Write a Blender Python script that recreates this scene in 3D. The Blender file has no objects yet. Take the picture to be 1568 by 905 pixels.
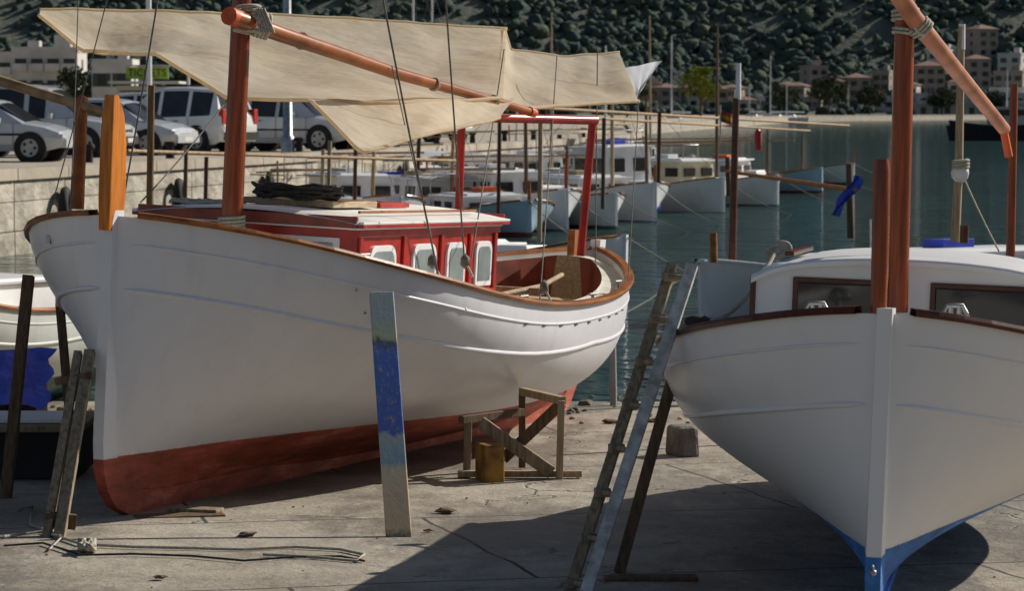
import bpy, math, random, bmesh
import numpy as np
from mathutils import Vector, Matrix, noise
R=random.Random(7)
rad=math.radians
# ---------------------------------------------------------------- camera / survey
F=4400.0; CAMZ=2.5
PIT=math.atan((452.5-170)/F)
def sight(px,py,d):
    u=(px-784)/F; v=(452.5-py)/F
    c,s=math.cos(PIT),math.sin(PIT)
    y=c+v*s; z=-s+v*c; k=d/y
    return Vector((u*k,d,CAMZ+z*k))
def slip(Y): return 0.667-0.027*Y
scene=bpy.context.scene
cam=bpy.data.objects.new("camera",bpy.data.cameras.new("camera"))
scene.collection.objects.link(cam); scene.camera=cam
cam.location=(0,0,CAMZ); cam.rotation_euler=(math.pi/2-PIT,0,0)
cam.data.sensor_width=36; cam.data.lens=F*36/1568
cam.data.clip_start=0.1; cam.data.clip_end=9000
cam.data.dof.use_dof=True; cam.data.dof.focus_distance=16.5; cam.data.dof.aperture_fstop=7.1
scene.view_settings.view_transform='Standard'; scene.view_settings.look='None'
scene.view_settings.exposure=0
# ---------------------------------------------------------------- light
w=bpy.data.worlds.new("World"); scene.world=w; w.use_nodes=True
nt=w.node_tree; bg=nt.nodes['Background']
sky=nt.nodes.new('ShaderNodeTexSky'); sky.sky_type='NISHITA'; sky.sun_disc=False
AZ=34; EL=31
sky.sun_elevation=rad(EL); sky.sun_rotation=rad(90-AZ)
nt.links.new(sky.outputs[0],bg.inputs[0]); bg.inputs[1].default_value=0.055
sd=Vector((math.cos(rad(EL))*math.cos(rad(AZ)),math.cos(rad(EL))*math.sin(rad(AZ)),math.sin(rad(EL))))
sl=bpy.data.lights.new("sun",'SUN'); sl.energy=5.0; sl.angle=rad(0.5); sl.color=(1,0.94,0.84)
so=bpy.data.objects.new("sun",sl); scene.collection.objects.link(so)
so.rotation_euler=(-sd).to_track_quat('-Z','Y').to_euler(); so.location=(20,20,30)
# ---------------------------------------------------------------- materials
def base(name):
    m=bpy.data.materials.new(name); m.use_nodes=True
    nt=m.node_tree; return m,nt,nt.nodes['Principled BSDF']
def N(nt,t,**k):
    n=nt.nodes.new(t)
    for a,b in k.items(): setattr(n,a,b)
    return n
def c4(c): return (c[0],c[1],c[2],1)
def ramp(nt,fac,stops):
    r=nt.nodes.new('ShaderNodeValToRGB'); e=r.color_ramp.elements
    while len(e)<len(stops): e.new(0.5)
    for i,(p,c) in enumerate(stops):
        e[i].position=p; e[i].color=c4(c) if hasattr(c,'__len__') else (c,c,c,1)
    nt.links.new(fac,r.inputs[0]); return r.outputs[0]
def mixc(nt,f,a,b,bt='MIX'):
    n=nt.nodes.new('ShaderNodeMix'); n.data_type='RGBA'; n.blend_type=bt
    for sck,v in ((n.inputs[0],f),(n.inputs[6],a),(n.inputs[7],b)):
        if isinstance(v,(int,float)): sck.default_value=v
        elif isinstance(v,tuple): sck.default_value=c4(v)
        else: nt.links.new(v,sck)
    return n.outputs[2]
def coords(nt,stretch=(1,1,1)):
    t=nt.nodes.new('ShaderNodeTexCoord'); mp=nt.nodes.new('ShaderNodeMapping')
    mp.inputs['Scale'].default_value=stretch
    nt.links.new(t.outputs['Object'],mp.inputs[0]); return mp.outputs[0]
def nz(nt,vec,scale,detail=5,rough=.6):
    n=nt.nodes.new('ShaderNodeTexNoise'); n.inputs['Scale'].default_value=scale
    n.inputs['Detail'].default_value=min(detail,5); n.inputs['Roughness'].default_value=rough
    nt.links.new(vec,n.inputs['Vector']); return n.outputs['Fac']
def bumpn(nt,h,dist,strength=1.0):
    b=nt.nodes.new('ShaderNodeBump'); b.inputs['Distance'].default_value=dist; b.inputs['Strength'].default_value=strength
    nt.links.new(h,b.inputs['Height']); return b.outputs[0]
def MT(name,col,col2=None,scale=6,rough=.6,bump=0.0,bscale=None,metal=0,stretch=(1,1,1),lo=.35,hi=.68,detail=5,spec=.5):
    m,nt,p=base(name)
    if col2 is None: col2=tuple(x*.72 for x in col)
    v=coords(nt,stretch); n=nz(nt,v,scale,detail)
    nt.links.new(ramp(nt,n,[(lo,col2),(hi,col)]),p.inputs['Base Color'])
    p.inputs['Roughness'].default_value=rough; p.inputs['Metallic'].default_value=metal; p.inputs['Specular IOR Level'].default_value=spec
    if bump: nt.links.new(bumpn(nt,nz(nt,v,bscale or scale*3,4),bump),p.inputs['Normal'])
    return m
def hullmat(name,top,bot,z0,slope,rough=.30,dirt=.5):
    m,nt,p=base(name)
    tc=nt.nodes.new('ShaderNodeTexCoord'); sp=nt.nodes.new('ShaderNodeSeparateXYZ')
    nt.links.new(tc.outputs['Object'],sp.inputs[0])
    v=coords(nt); n1=nz(nt,v,1.3,5,.6); v2=coords(nt,(1,1,.25)); n2=nz(nt,v2,9,6,.7)
    n3=nz(nt,v,28,4,.7)
    tp=ramp(nt,n1,[(.3,tuple(x*(1-.12*dirt) for x in top)),(.7,top)])
    grime=ramp(nt,n2,[(.5,0.0),(.78,1.0)])
    mu=N(nt,'ShaderNodeMath',operation='MULTIPLY'); nt.links.new(grime,mu.inputs[0]); mu.inputs[1].default_value=.24*dirt
    tp=mixc(nt,mu.outputs[0],tp,(.42,.38,.34))
    spt=ramp(nt,n3,[(.70,0.0),(.76,1.0)])
    mu2=N(nt,'ShaderNodeMath',operation='MULTIPLY'); nt.links.new(spt,mu2.inputs[0]); mu2.inputs[1].default_value=.35*dirt
    tp=mixc(nt,mu2.outputs[0],tp,(.4,.33,.28))
    n4=nz(nt,coords(nt,(1,.5,2)),4,6,.72)
    bt=ramp(nt,n4,[(.30,tuple(x*.4 for x in bot)),(.46,tuple(x*.8 for x in bot)),(.55,bot),(.68,tuple(min(1,x*1.25+.09) for x in bot))])
    a=N(nt,'ShaderNodeMath',operation='MULTIPLY_ADD'); nt.links.new(sp.outputs[1],a.inputs[0]); a.inputs[1].default_value=-slope; nt.links.new(sp.outputs[2],a.inputs[2])
    s=N(nt,'ShaderNodeMath',operation='MULTIPLY_ADD'); nt.links.new(n3,s.inputs[0]); s.inputs[1].default_value=.012; nt.links.new(a.outputs[0],s.inputs[2])
    lt=N(nt,'ShaderNodeMath',operation='LESS_THAN'); nt.links.new(s.outputs[0],lt.inputs[0]); lt.inputs[1].default_value=z0
    band=ramp(nt,s.outputs[0],[(max(0,z0),1.0),(min(1,z0+.05),0.0)])
    mb_=N(nt,'ShaderNodeMath',operation='MULTIPLY'); nt.links.new(band,mb_.inputs[0]); nt.links.new(n2,mb_.inputs[1])
    tp=mixc(nt,ramp(nt,mb_.outputs[0],[(.35,0.0),(.7,.5)]),tp,(.35,.33,.29))
    nt.links.new(mixc(nt,lt.outputs[0],tp,bt),p.inputs['Base Color'])
    rr=N(nt,'ShaderNodeMath',operation='MULTIPLY_ADD'); nt.links.new(lt.outputs[0],rr.inputs[0]); rr.inputs[1].default_value=.4; rr.inputs[2].default_value=rough
    nt.links.new(rr.outputs[0],p.inputs['Roughness'])
    nt.links.new(bumpn(nt,nz(nt,v,1.6,2,.5),.02,.6),p.inputs['Normal'])
    return m
def wood(name,col,col2,rough=.5,stretch=(14,14,1.2),scale=3,bump=.0006,spec=.35):
    return MT(name,col,col2,scale=scale,rough=rough,bump=bump,bscale=scale*2,stretch=stretch,lo=.3,hi=.7,detail=5,spec=spec)
def glass(name,col,rough=.08):
    m,nt,p=base(name); v=coords(nt); n=nz(nt,v,3,3)
    nt.links.new(ramp(nt,n,[(.3,tuple(x*.5 for x in col)),(.7,col)]),p.inputs['Base Color'])
    p.inputs['Roughness'].default_value=rough; return m
hull_red=hullmat("white_red_hull_paint",(.80,.80,.84),(.44,.09,.05),.36,.018,dirt=.7)
hull_blue=hullmat("white_blue_hull_paint",(.80,.79,.80),(.03,.20,.62),.33,.06,dirt=.45)
hull_grn=hullmat("white_green_hull_paint",(.58,.62,.60),(.12,.2,.18),.30,.03,dirt=1)
hull_mb=hullmat("moored_hull_paint_blue",(.80,.81,.83),(.04,.12,.34),.46,.0,dirt=.7)
hull_mg=hullmat("moored_hull_paint_grey",(.78,.79,.79),(.08,.14,.12),.44,.0,dirt=.9)
hull_ml=hullmat("moored_hull_paint_lightblue",(.42,.58,.70),(.25,.04,.03),.46,.0,dirt=.8)
white=MT("white_paint",(.81,.81,.83),(.72,.72,.72),scale=2.5,rough=.38)
cream=MT("cream_paint",(.74,.66,.45),(.6,.52,.36),rough=.5)
varn=wood("varnished_wood",(.42,.16,.045),(.17,.05,.016),rough=.3,stretch=(6,1,6))
varnd=wood("dark_varnish",(.12,.036,.02),(.05,.016,.01),rough=.3,stretch=(6,1,6))
mastw=wood("mast_wood",(.36,.06,.010),(.09,.014,.005),rough=.25,stretch=(14,14,.8),spec=.5)
yardw=wood("yard_wood",(.40,.12,.024),(.16,.038,.010),rough=.35,stretch=(3,1,3))
yardp=wood("pale_spar_wood",(.56,.24,.13),(.30,.10,.05),rough=.5,stretch=(2,2,2))
orangew=wood("orange_wood",(.75,.26,.03),(.36,.09,.012),rough=.3,stretch=(14,14,1))
orangep=MT("orange_paint",(.75,.13,.02),(.5,.07,.012),rough=.5)
redp=MT("red_paint",(.50,.020,.012),(.26,.011,.008),scale=5,rough=.33)
redd=MT("red_brown_paint",(.30,.06,.03),(.15,.03,.015),rough=.5)
deckm=MT("deck_paint",(.68,.66,.60),(.48,.46,.41),rough=.7)
tan=MT("tan_planks",(.50,.40,.27),(.30,.22,.13),rough=.7,stretch=(8,1,8))
grayw=wood("weathered_wood",(.38,.30,.20),(.13,.10,.065),rough=.85,bump=.003)
darkw=wood("dark_weathered_wood",(.20,.125,.07),(.06,.042,.026),rough=.85,bump=.003)
palew=wood("pale_wood",(.50,.39,.25),(.25,.18,.11),rough=.8,bump=.003)
ochre=MT("ochre_timber",(.55,.28,.04),(.12,.06,.02),scale=5,rough=.8,bump=.006)
bamboo=wood("bamboo",(.48,.32,.16),(.22,.13,.07),rough=.65,stretch=(3,3,3))
rope=MT("rope",(.58,.54,.45),(.34,.31,.24),scale=60,rough=.95,bump=.004,bscale=150)
ropeD=MT("dark_rope",(.07,.065,.06),(.02,.02,.02),scale=60,rough=.95,bump=.004,bscale=150)
wire=MT("rigging_line",(.18,.17,.15),(.08,.07,.06),scale=30,rough=.8)
steel=MT("galvanised_steel",(.5,.5,.5),(.3,.3,.3),scale=10,rough=.4,metal=.8)
alum=MT("worn_aluminium",(.62,.62,.63),(.28,.27,.25),scale=14,rough=.6,metal=.1)
dglass=glass("dark_glass",(.03,.03,.035)); pglass=glass("pale_glass",(.30,.35,.35),.15)
black=MT("black_rubber",(.02,.02,.022),(.012,.012,.012),rough=.8)
bluec=MT("blue_plastic",(.05,.11,.75),(.03,.06,.45),scale=4,rough=.5,bump=.02,bscale=6)
stone=MT("stone",(.24,.21,.17),(.12,.10,.085),scale=5,rough=.9,bump=.03)
def plankmat():
    m,nt,p=base("painted_plank"); tc=nt.nodes.new('ShaderNodeTexCoord'); sp=nt.nodes.new('ShaderNodeSeparateXYZ')
    nt.links.new(tc.outputs['Object'],sp.inputs[0]); v=coords(nt,(1,1,.6)); n=nz(nt,v,20,6,.7); n2=nz(nt,coords(nt,(1,1,.35)),22,5,.8)
    a=N(nt,'ShaderNodeMath',operation='MULTIPLY_ADD'); nt.links.new(n,a.inputs[0]); a.inputs[1].default_value=.14; nt.links.new(sp.outputs[2],a.inputs[2])
    d=N(nt,'ShaderNodeMath',operation='DIVIDE'); nt.links.new(a.outputs[0],d.inputs[0]); d.inputs[1].default_value=1.27
    col=ramp(nt,d.outputs[0],[(0,(.09,.12,.08)),(.12,(.11,.13,.10)),(.15,(.66,.46,.27)),(.37,(.66,.52,.33)),(.40,(.24,.36,.44)),(.50,(.38,.44,.40)),(.52,(.07,.13,.42)),(.84,(.08,.16,.48)),(.87,(.10,.12,.13)),(.90,(.50,.52,.30)),(.98,(.40,.46,.44))])
    ch=ramp(nt,n2,[(.54,0.0),(.66,.75)])
    nt.links.new(mixc(nt,ch,col,(.44,.38,.27)),p.inputs['Base Color']); p.inputs['Roughness'].default_value=.75
    nt.links.new(bumpn(nt,n2,.003),p.inputs['Normal']); return m
plankm=plankmat()
def canvasmat():
    m,nt,p=base("sailcloth"); v=coords(nt); n=nz(nt,v,.9,5,.6); n2=nz(nt,v,2.2,3,.5); n3=nz(nt,coords(nt,(1,.25,1)),4,5,.7)
    col=ramp(nt,n,[(.3,(.76,.66,.50)),(.62,(.87,.80,.67))])
    col=mixc(nt,ramp(nt,n3,[(.52,0.0),(.75,.20)]),col,(.50,.42,.30))
    nt.links.new(col,p.inputs['Base Color']); p.inputs['Roughness'].default_value=.9
    tr=nt.nodes.new('ShaderNodeBsdfTranslucent'); nt.links.new(mixc(nt,1.0,col,(1,.92,.76),'MULTIPLY'),tr.inputs[0])
    mx=nt.nodes.new('ShaderNodeMixShader'); mx.inputs[0].default_value=.6
    nt.links.new(p.outputs[0],mx.inputs[1]); nt.links.new(tr.outputs[0],mx.inputs[2])
    b=bumpn(nt,n2,.06); nt.links.new(b,p.inputs['Normal']); nt.links.new(b,tr.inputs['Normal'])
    nt.links.new(mx.outputs[0],nt.nodes['Material Output'].inputs[0]); return m
canvas=canvasmat()
# ---------------------------------------------------------------- mesh builder
ROOTM={}
class MB:
    def __init__(s): s.v=[];s.f=[];s.m=[];s.sm=[];s.mats=[]
    def mi(s,mat):
        if mat not in s.mats: s.mats.append(mat)
        return s.mats.index(mat)
    def add(s,vs,fs,mat,smooth=False,M=None):
        o=len(s.v)
        for q in vs:
            q=Vector(q); s.v.append(M@q if M else q)
        ml=mat if isinstance(mat,list) else None
        for i,f in enumerate(fs):
            s.f.append([o+k for k in f]); s.m.append(s.mi(ml[i] if ml else mat)); s.sm.append(smooth)
    def box(s,c,size,mat,M=None,rz=0,taper=1.0,rot=None):
        a,b,h=size[0]/2,size[1]/2,size[2]/2; t=taper
        vs=[(-a,-b,-h),(a,-b,-h),(a,b,-h),(-a,b,-h),(-a*t,-b*t,h),(a*t,-b*t,h),(a*t,b*t,h),(-a*t,b*t,h)]
        Q=Matrix.Translation(Vector(c))@(rot.to_4x4() if rot else Matrix.Rotation(rz,4,'Z'))
        if M: Q=M@Q
        s.add(vs,[(0,3,2,1),(4,5,6,7),(0,1,5,4),(1,2,6,5),(2,3,7,6),(3,0,4,7)],mat,False,Q)
    def beam(s,p0,p1,w_,t_,mat,side=None,M=None):
        p0=Vector(p0);p1=Vector(p1);d=(p1-p0).normalized()
        sd_=Vector(side) if side else Vector((1,0,0))
        sd_=(sd_-d*sd_.dot(d)).normalized(); n=d.cross(sd_)
        vs=[]
        for p in (p0,p1):
            for a,b in ((-1,-1),(1,-1),(1,1),(-1,1)): vs.append(p+sd_*a*w_/2+n*b*t_/2)
        s.add(vs,[(0,3,2,1),(4,5,6,7),(0,1,5,4),(1,2,6,5),(2,3,7,6),(3,0,4,7)],mat,False,M)
    def tube(s,pts,r,mat,n=8,M=None,flat=1.0,closed=False):
        pts=[Vector(p) for p in pts]; k=len(pts); rs=r if isinstance(r,(list,tuple)) else [r]*k
        vs=[];fs=[]; prev=None
        for i,p in enumerate(pts):
            if closed: d=(pts[(i+1)%k]-pts[i-1]).normalized()
            else: d=(pts[min(i+1,k-1)]-pts[max(i-1,0)]).normalized()
            if prev is None:
                a=Vector((0,0,1)) if abs(d.z)<.9 else Vector((1,0,0)); x=d.cross(a).normalized()
            else: x=(prev-d*prev.dot(d)).normalized()
            prev=x; y=d.cross(x)
            for j in range(n):
                t=2*math.pi*j/n; vs.append(p+(x*math.cos(t)+y*math.sin(t)*flat)*rs[i])
        for i in range(k if closed else k-1):
            i2=(i+1)%k
            for j in range(n):
                j2=(j+1)%n; fs.append((i*n+j,i*n+j2,i2*n+j2,i2*n+j))
        s.add(vs,fs,mat,True,M)
        if not closed:
            s.add(vs[:n],[tuple(range(n))[::-1]],mat,False,M); s.add(vs[-n:],[tuple(range(n))],mat,False,M)
    def grid(s,rows,mat,smooth=True,M=None,flip=False):
        nr=len(rows);nc=len(rows[0]); vs=[p for r_ in rows for p in r_]; fs=[];mm=[]
        for i in range(nr-1):
            for j in range(nc-1):
                q=(i*nc+j,i*nc+j+1,(i+1)*nc+j+1,(i+1)*nc+j); fs.append(q[::-1] if flip else q)
                if callable(mat): mm.append(mat(i,j))
        s.add(vs,fs,mm if callable(mat) else mat,smooth,M)
    def ball(s,c,r,mat,sc=(1,1,1),jit=0,sub=2,smooth=True,seed=0):
        bm=bmesh.new(); bmesh.ops.create_icosphere(bm,subdivisions=sub,radius=1); vs=[]
        for q in bm.verts:
            k=1+jit*(noise.noise(q.co*1.7+Vector((seed*3.1,0,0)))*2)
            vs.append(Vector(c)+Vector((q.co.x*sc[0],q.co.y*sc[1],q.co.z*sc[2]))*r*k)
        fs=[tuple(x.index for x in f.verts) for f in bm.faces]; bm.free(); s.add(vs,fs,mat,smooth)
    def build(s,name,parent=None,world=False,bevel=0,keep=False):
        vs=s.v
        org=Vector((0,0,0))
        if parent and world:
            I=ROOTM[parent.name].inverted(); vs=[I@q for q in vs]
        elif not parent and not keep:
            A=np.array([tuple(q) for q in vs]); mn=A.min(0); mx=A.max(0)
            org=Vector(((mn[0]+mx[0])/2,(mn[1]+mx[1])/2,mn[2])); vs=[q-org for q in vs]
        me=bpy.data.meshes.new(name); me.from_pydata([tuple(q) for q in vs],[],s.f)
        for m in s.mats: me.materials.append(m)
        me.polygons.foreach_set('material_index',s.m); me.polygons.foreach_set('use_smooth',s.sm); me.update()
        ob=bpy.data.objects.new(name,me); scene.collection.objects.link(ob); ob.location=org
        if parent: ob.parent=parent
        if bevel:
            b=ob.modifiers.new('bevel','BEVEL'); b.width=bevel; b.segments=2; b.limit_method='ANGLE'; b.angle_limit=rad(40)
        return ob
def empty(name,M):
    e=bpy.data.objects.new(name,None); scene.collection.objects.link(e); e.matrix_world=M; e.empty_display_size=.3
    ROOTM[e.name]=M.copy(); return e
def catenary(a,b,sag,n=12):
    a=Vector(a);b=Vector(b); return [a.lerp(b,i/n)-Vector((0,0,sag*4*(i/n)*(1-i/n))) for i in range(n+1)]
def wrap(mb,c,axis,r,rr,turns,mat,pitch=None):
    axis=Vector(axis).normalized(); x=axis.orthogonal().normalized(); y=axis.cross(x); pts=[]
    n=int(turns*12); pitch=pitch or rr*2
    for i in range(n+1):
        t=2*math.pi*i/12; pts.append(Vector(c)+x*math.cos(t)*r+y*math.sin(t)*r+axis*(i/12-turns/2)*pitch)
    mb.tube(pts,rr,mat,5)
# ---------------------------------------------------------------- boat
def interp(pts,x):
    if x<=pts[0][0]: return pts[0][1]
    for i in range(len(pts)-1):
        if x<=pts[i+1][0]:
            x0,y0=pts[i];x1,y1=pts[i+1];h=x1-x0;t=(x-x0)/h
            def sl(k):
                if k<=0: return (pts[1][1]-pts[0][1])/(pts[1][0]-pts[0][0])
                if k>=len(pts)-1: return (pts[-1][1]-pts[-2][1])/(pts[-1][0]-pts[-2][0])
                return (pts[k+1][1]-pts[k-1][1])/(pts[k+1][0]-pts[k-1][0])
            m0=sl(i)*h;m1=sl(i+1)*h
            return y0*(2*t**3-3*t*t+1)+m0*(t**3-2*t*t+t)+y1*(-2*t**3+3*t*t)+m1*(t**3-t*t)
    return pts[-1][1]
SH=[(0,1.70),(.5,1.605),(1,1.50),(1.5,1.405),(2.5,1.25),(3.5,1.165),(5,1.16),(6.5,1.22),(8.5,1.36)]
ZK=[(0,.50),(.06,.34),(.15,.22),(.3,.13),(.6,.09),(7.4,.09),(7.8,.2),(8.1,.42),(8.3,.68),(8.5,1.05)]
AA=[(0,1.0),(.5,1.25),(1,1.5),(1.5,1.85),(2.5,2.6),(4,3.2),(5.7,3.4),(7,2.8),(8.5,1.8)]
PP=[(0,1.35),(2.5,1.35),(4,1.15),(8.5,1.2)]
class Boat:
    def __init__(b,name,P0,theta,pit,heel,L,Bm,Hs,hm,rail,cock=(4.3,7.9),cockm=None,simple=False,strakes=((.15,.010),(.40,.017)),AAs=None,SHs=None):
        b.L=L;b.B=Bm;b.H=Hs;b.k=L/8.5; b.AA=AAs or AA; b.SH=SHs or SH
        M=Matrix.Translation(Vector(P0))@Matrix.Rotation(-rad(theta),4,'Z')@Matrix.Rotation(-rad(pit),4,'X')@Matrix.Rotation(rad(heel),4,'Y')
        b.M=M; b.root=empty(name,M)
        st=[0,.03,.08,.15,.25,.4,.6,.8]+[1+.25*i for i in range(29)]+[8.2,8.35,8.45,8.5]
        if simple: st=[0,.06,.15,.3,.55,.9]+[1.3+.6*i for i in range(11)]+[7.9,8.25,8.42,8.5]
        nt_=10 if simple else 24
        mb=MB()
        for sgn in (1,-1):
            rows=[]
            for sn in st:
                rows.append([b.pt(sn,j/nt_,sgn) for j in range(nt_+1)])
            mb.grid(rows,hm,True,flip=(sgn<0))
        out=[(-.05,b.sh(0)/Hs+.03),(-.05,1.2),(-.05,.8),(-.05,.45),(-.03,.3),(.03,.17),(.14,.07),(.3,.015),(.6,0),(4,0),(7.7,0),(7.95,.12),(8.2,.36),(8.4,.65),(8.6,1.05),(8.66,1.44)]
        inn=[(.06,b.sh(0)/Hs+.03),(.06,1.2),(.06,.8),(.07,.48),(.1,.36),(.16,.26),(.26,.19),(.4,.15),(.7,.13),(4,.13),(7.6,.13),(7.8,.22),(8.02,.44),(8.22,.7),(8.42,1.05),(8.48,1.44)]
        vs=[];fs=[];n=len(out);hw=.042
        for (oy,oz),(iy,iz) in zip(out,inn):
            vs+=[(-hw*.75,oy*b.k,oz*Hs),(hw*.75,oy*b.k,oz*Hs),(hw,iy*b.k,iz*Hs),(-hw,iy*b.k,iz*Hs)]
        for i in range(n-1):
            for j in range(4):
                fs.append((i*4+j,i*4+(j+1)%4,i*4+4+(j+1)%4,i*4+4+j))
        fs+=[(3,2,1,0),(n*4-4,n*4-3,n*4-2,n*4-1)]
        mb.add(vs,fs,hm)
        if not simple:
            for dz,r_ in strakes:
                for sgn in (1,-1):
                    pts=[]
                    for sn in st[1:-1]:
                        z0=b.zk(sn);z1=b.sh(sn); pts.append(b.pt(sn,1-dz*Hs*(.7+.3*abs(sn-4.5)/4.5)/(z1-z0),sgn)-Vector((sgn*r_*.25,0,0)))
                    mb.tube(pts,[r_*.4]+[r_]*(len(pts)-2)+[r_*.4],hm,8)
        b.hull=mb.build("hull",b.root)
        mb=MB(); rows=[];tag=[]
        cs=sorted(set(st+[cock[0],cock[0]+.001,cock[1],cock[1]-.001]))
        zf=.62*Hs
        for sn in cs:
            if sn<.06 or sn>8.45: continue
            W=max(.01,b.W(sn)-.035); z=b.sh(sn)-.06*Hs
            if cock[0]<sn<cock[1]:
                Wi=max(.01,W-.13*Bm)
                rows.append([(-W,sn*b.k,z),(-Wi,sn*b.k,z+.02),(-Wi,sn*b.k,z+.05),(-Wi*.9,sn*b.k,zf),(0,sn*b.k,zf),(Wi*.9,sn*b.k,zf),(Wi,sn*b.k,z+.05),(Wi,sn*b.k,z+.02),(W,sn*b.k,z)])
            else:
                rows.append([(q*W,sn*b.k,z+.07*Bm*(1-q*q)*min(1,W/.5)) for q in (-1,-.75,-.5,-.25,0,.25,.5,.75,1)])
            tag.append(sn)
        cm=cockm or redd
        def fm(i,j):
            if cock[0]<=tag[i]+1e-6 and tag[i+1]<=cock[1]+1e-6 and tag[i]<cock[1]:
                return cm if j in (2,5) else (tan if j in (3,4) else deckm)
            return deckm
        mb.grid(rows,fm,False)
        for sgn in (1,-1):
            rr=[]
            for sn in cs:
                if sn<.06 or sn>8.45: continue
                W=max(.008,b.W(sn)-.035); z=b.sh(sn)
                rr.append([(sgn*W,sn*b.k,z-.07*Hs),(sgn*W,sn*b.k,z),(sgn*(W+.03),sn*b.k,z+.004)])
            mb.grid(rr,white,False)
        mb.build("deck",b.root)
        mb=MB()
        for sgn in (1,-1):
            pts=[(sgn*(b.W(sn)+.008),sn*b.k-.0,b.sh(sn)+.012) for sn in st[1:-1]]
            vs=[];fs=[]
            for i,p in enumerate(pts):
                p=Vector(p); d=(Vector(pts[min(i+1,len(pts)-1)])-Vector(pts[max(i-1,0)])).normalized()
                o=Vector((d.y,-d.x,0)).normalized()*(sgn)
                for a,c in ((-.05,-.010),(.018,-.013),(.026,.002),(.018,.016),(-.04,.018)):
                    vs.append(p+o*a*(1 if not simple else 1.1)+Vector((0,0,c*1.1)))
            m_=5
            for i in range(len(pts)-1):
                for j in range(m_): 
                    q=(i*m_+j,i*m_+(j+1)%m_,(i+1)*m_+(j+1)%m_,(i+1)*m_+j); fs.append(q)
            mb.add(vs,fs,rail,False)
        mb.build("cap_rail",b.root)
    def sh(b,sn): return interp(b.SH,sn)*b.H
    def zk(b,sn): return max(.05,interp(ZK,sn))*b.H
    def W(b,sn):
        if sn<3.4: q=(1-(1-sn/3.4)**3)**.65
        else: q=max(0,1-((sn-3.4)/5.1)**2)**.9
        return max(.03,b.B*q)
    def pt(b,sn,t,sgn):
        t=max(0.0,min(1.0,t))
        z0=b.zk(sn);z1=b.sh(sn); z=z0+(z1-z0)*t; a=interp(b.AA,sn); p=interp(PP,sn)
        f=1-(1-t**p)**a
        ww=b.W(sn)
        return Vector((sgn*max(.025,ww*f),sn*b.k,z))
# ---------------------------------------------------------------- ground, water, land
def concrete():
    m,nt,p=base("slipway_concrete"); v=coords(nt)
    n1=nz(nt,v,.45,6,.62);n2=nz(nt,v,3.2,6,.72);n3=nz(nt,v,40,4,.7)
    col=ramp(nt,n1,[(.3,(.28,.24,.19)),(.5,(.41,.36,.29)),(.68,(.53,.475,.39))])
    col=mixc(nt,.6,col,ramp(nt,n2,[(.28,(.34,.32,.30)),(.5,(.78,.77,.75)),(.72,(1.1,1.08,1.04))]),'MULTIPLY')
    col=mixc(nt,.5,col,ramp(nt,n3,[(.35,(.62,.60,.58)),(.65,(1.1,1.1,1.1))]),'MULTIPLY')
    nn=nt.nodes.new('ShaderNodeTexNoise'); nn.inputs['Scale'].default_value=1.6; nn.inputs['Detail'].default_value=5; nt.links.new(v,nn.inputs['Vector'])
    br=nt.nodes.new('ShaderNodeTexBrick'); br.inputs['Scale'].default_value=1.0; br.inputs['Brick Width'].default_value=3.4; br.inputs['Row Height'].default_value=2.6; br.inputs['Mortar Size'].default_value=.012; br.offset=.35
    dv=nt.nodes.new('ShaderNodeMapping'); dv.inputs['Rotation'].default_value=(0,0,rad(-14)); nt.links.new(v,dv.inputs[0])
    wob=N(nt,'ShaderNodeVectorMath',operation='MULTIPLY_ADD')
    nt.links.new(nn.outputs['Color'],wob.inputs[0]); wob.inputs[1].default_value=(.08,.08,0); nt.links.new(dv.outputs[0],wob.inputs[2])
    nt.links.new(wob.outputs[0],br.inputs['Vector'])
    vo=nt.nodes.new('ShaderNodeTexVoronoi'); vo.feature='DISTANCE_TO_EDGE'; vo.inputs['Scale'].default_value=.36
    wob2=N(nt,'ShaderNodeVectorMath',operation='MULTIPLY_ADD'); nt.links.new(nn.outputs['Color'],wob2.inputs[0]); wob2.inputs[1].default_value=(1.2,1.2,0); nt.links.new(v,wob2.inputs[2]); nt.links.new(wob2.outputs[0],vo.inputs['Vector'])
    cr=ramp(nt,vo.outputs['Distance'],[(0.0,.8),(.005,0.0)])
    mk=ramp(nt,n1,[(.52,0.0),(.55,1.0)])
    crm=mixc(nt,1.0,cr,mk,'MULTIPLY')
    allc=mixc(nt,1.0,crm,br.outputs['Fac'],'ADD')
    stain=ramp(nt,nz(nt,coords(nt,(1,.4,1)),.8,6,.75),[(.47,0.0),(.56,.65)])
    col=mixc(nt,stain,col,(.14,.12,.10))
    chips=ramp(nt,nz(nt,v,7,5,.75),[(.64,0.0),(.68,.55)])
    col=mixc(nt,chips,col,(.60,.57,.52))
    spots=ramp(nt,nz(nt,v,5,5,.8),[(.34,.7),(.39,0.0)])
    col=mixc(nt,spots,col,(.10,.085,.07))
    nt.links.new(mixc(nt,allc,col,(.05,.042,.036)),p.inputs['Base Color'])
    nt.links.new(ramp(nt,stain,[(0,.9),(.7,.62)]),p.inputs['Roughness'])
    h=mixc(nt,.2,n2,n3); h=mixc(nt,allc,h,(0.,0.,0.))
    nt.links.new(bumpn(nt,h,.035),p.inputs['Normal']); return m
conc=concrete()
mb=MB(); rows=[]
for i in range(0,41):
    Y=-25+i*1.7; rows.append([(X,Y,slip(Y)+.012*noise.noise(Vector((X*.4,Y*.4,0)))) for X in [-16+1.5*j for j in range(31)]])
mb.grid(rows,conc,True,flip=True); mb.build("slipway_ground",keep=True)
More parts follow.
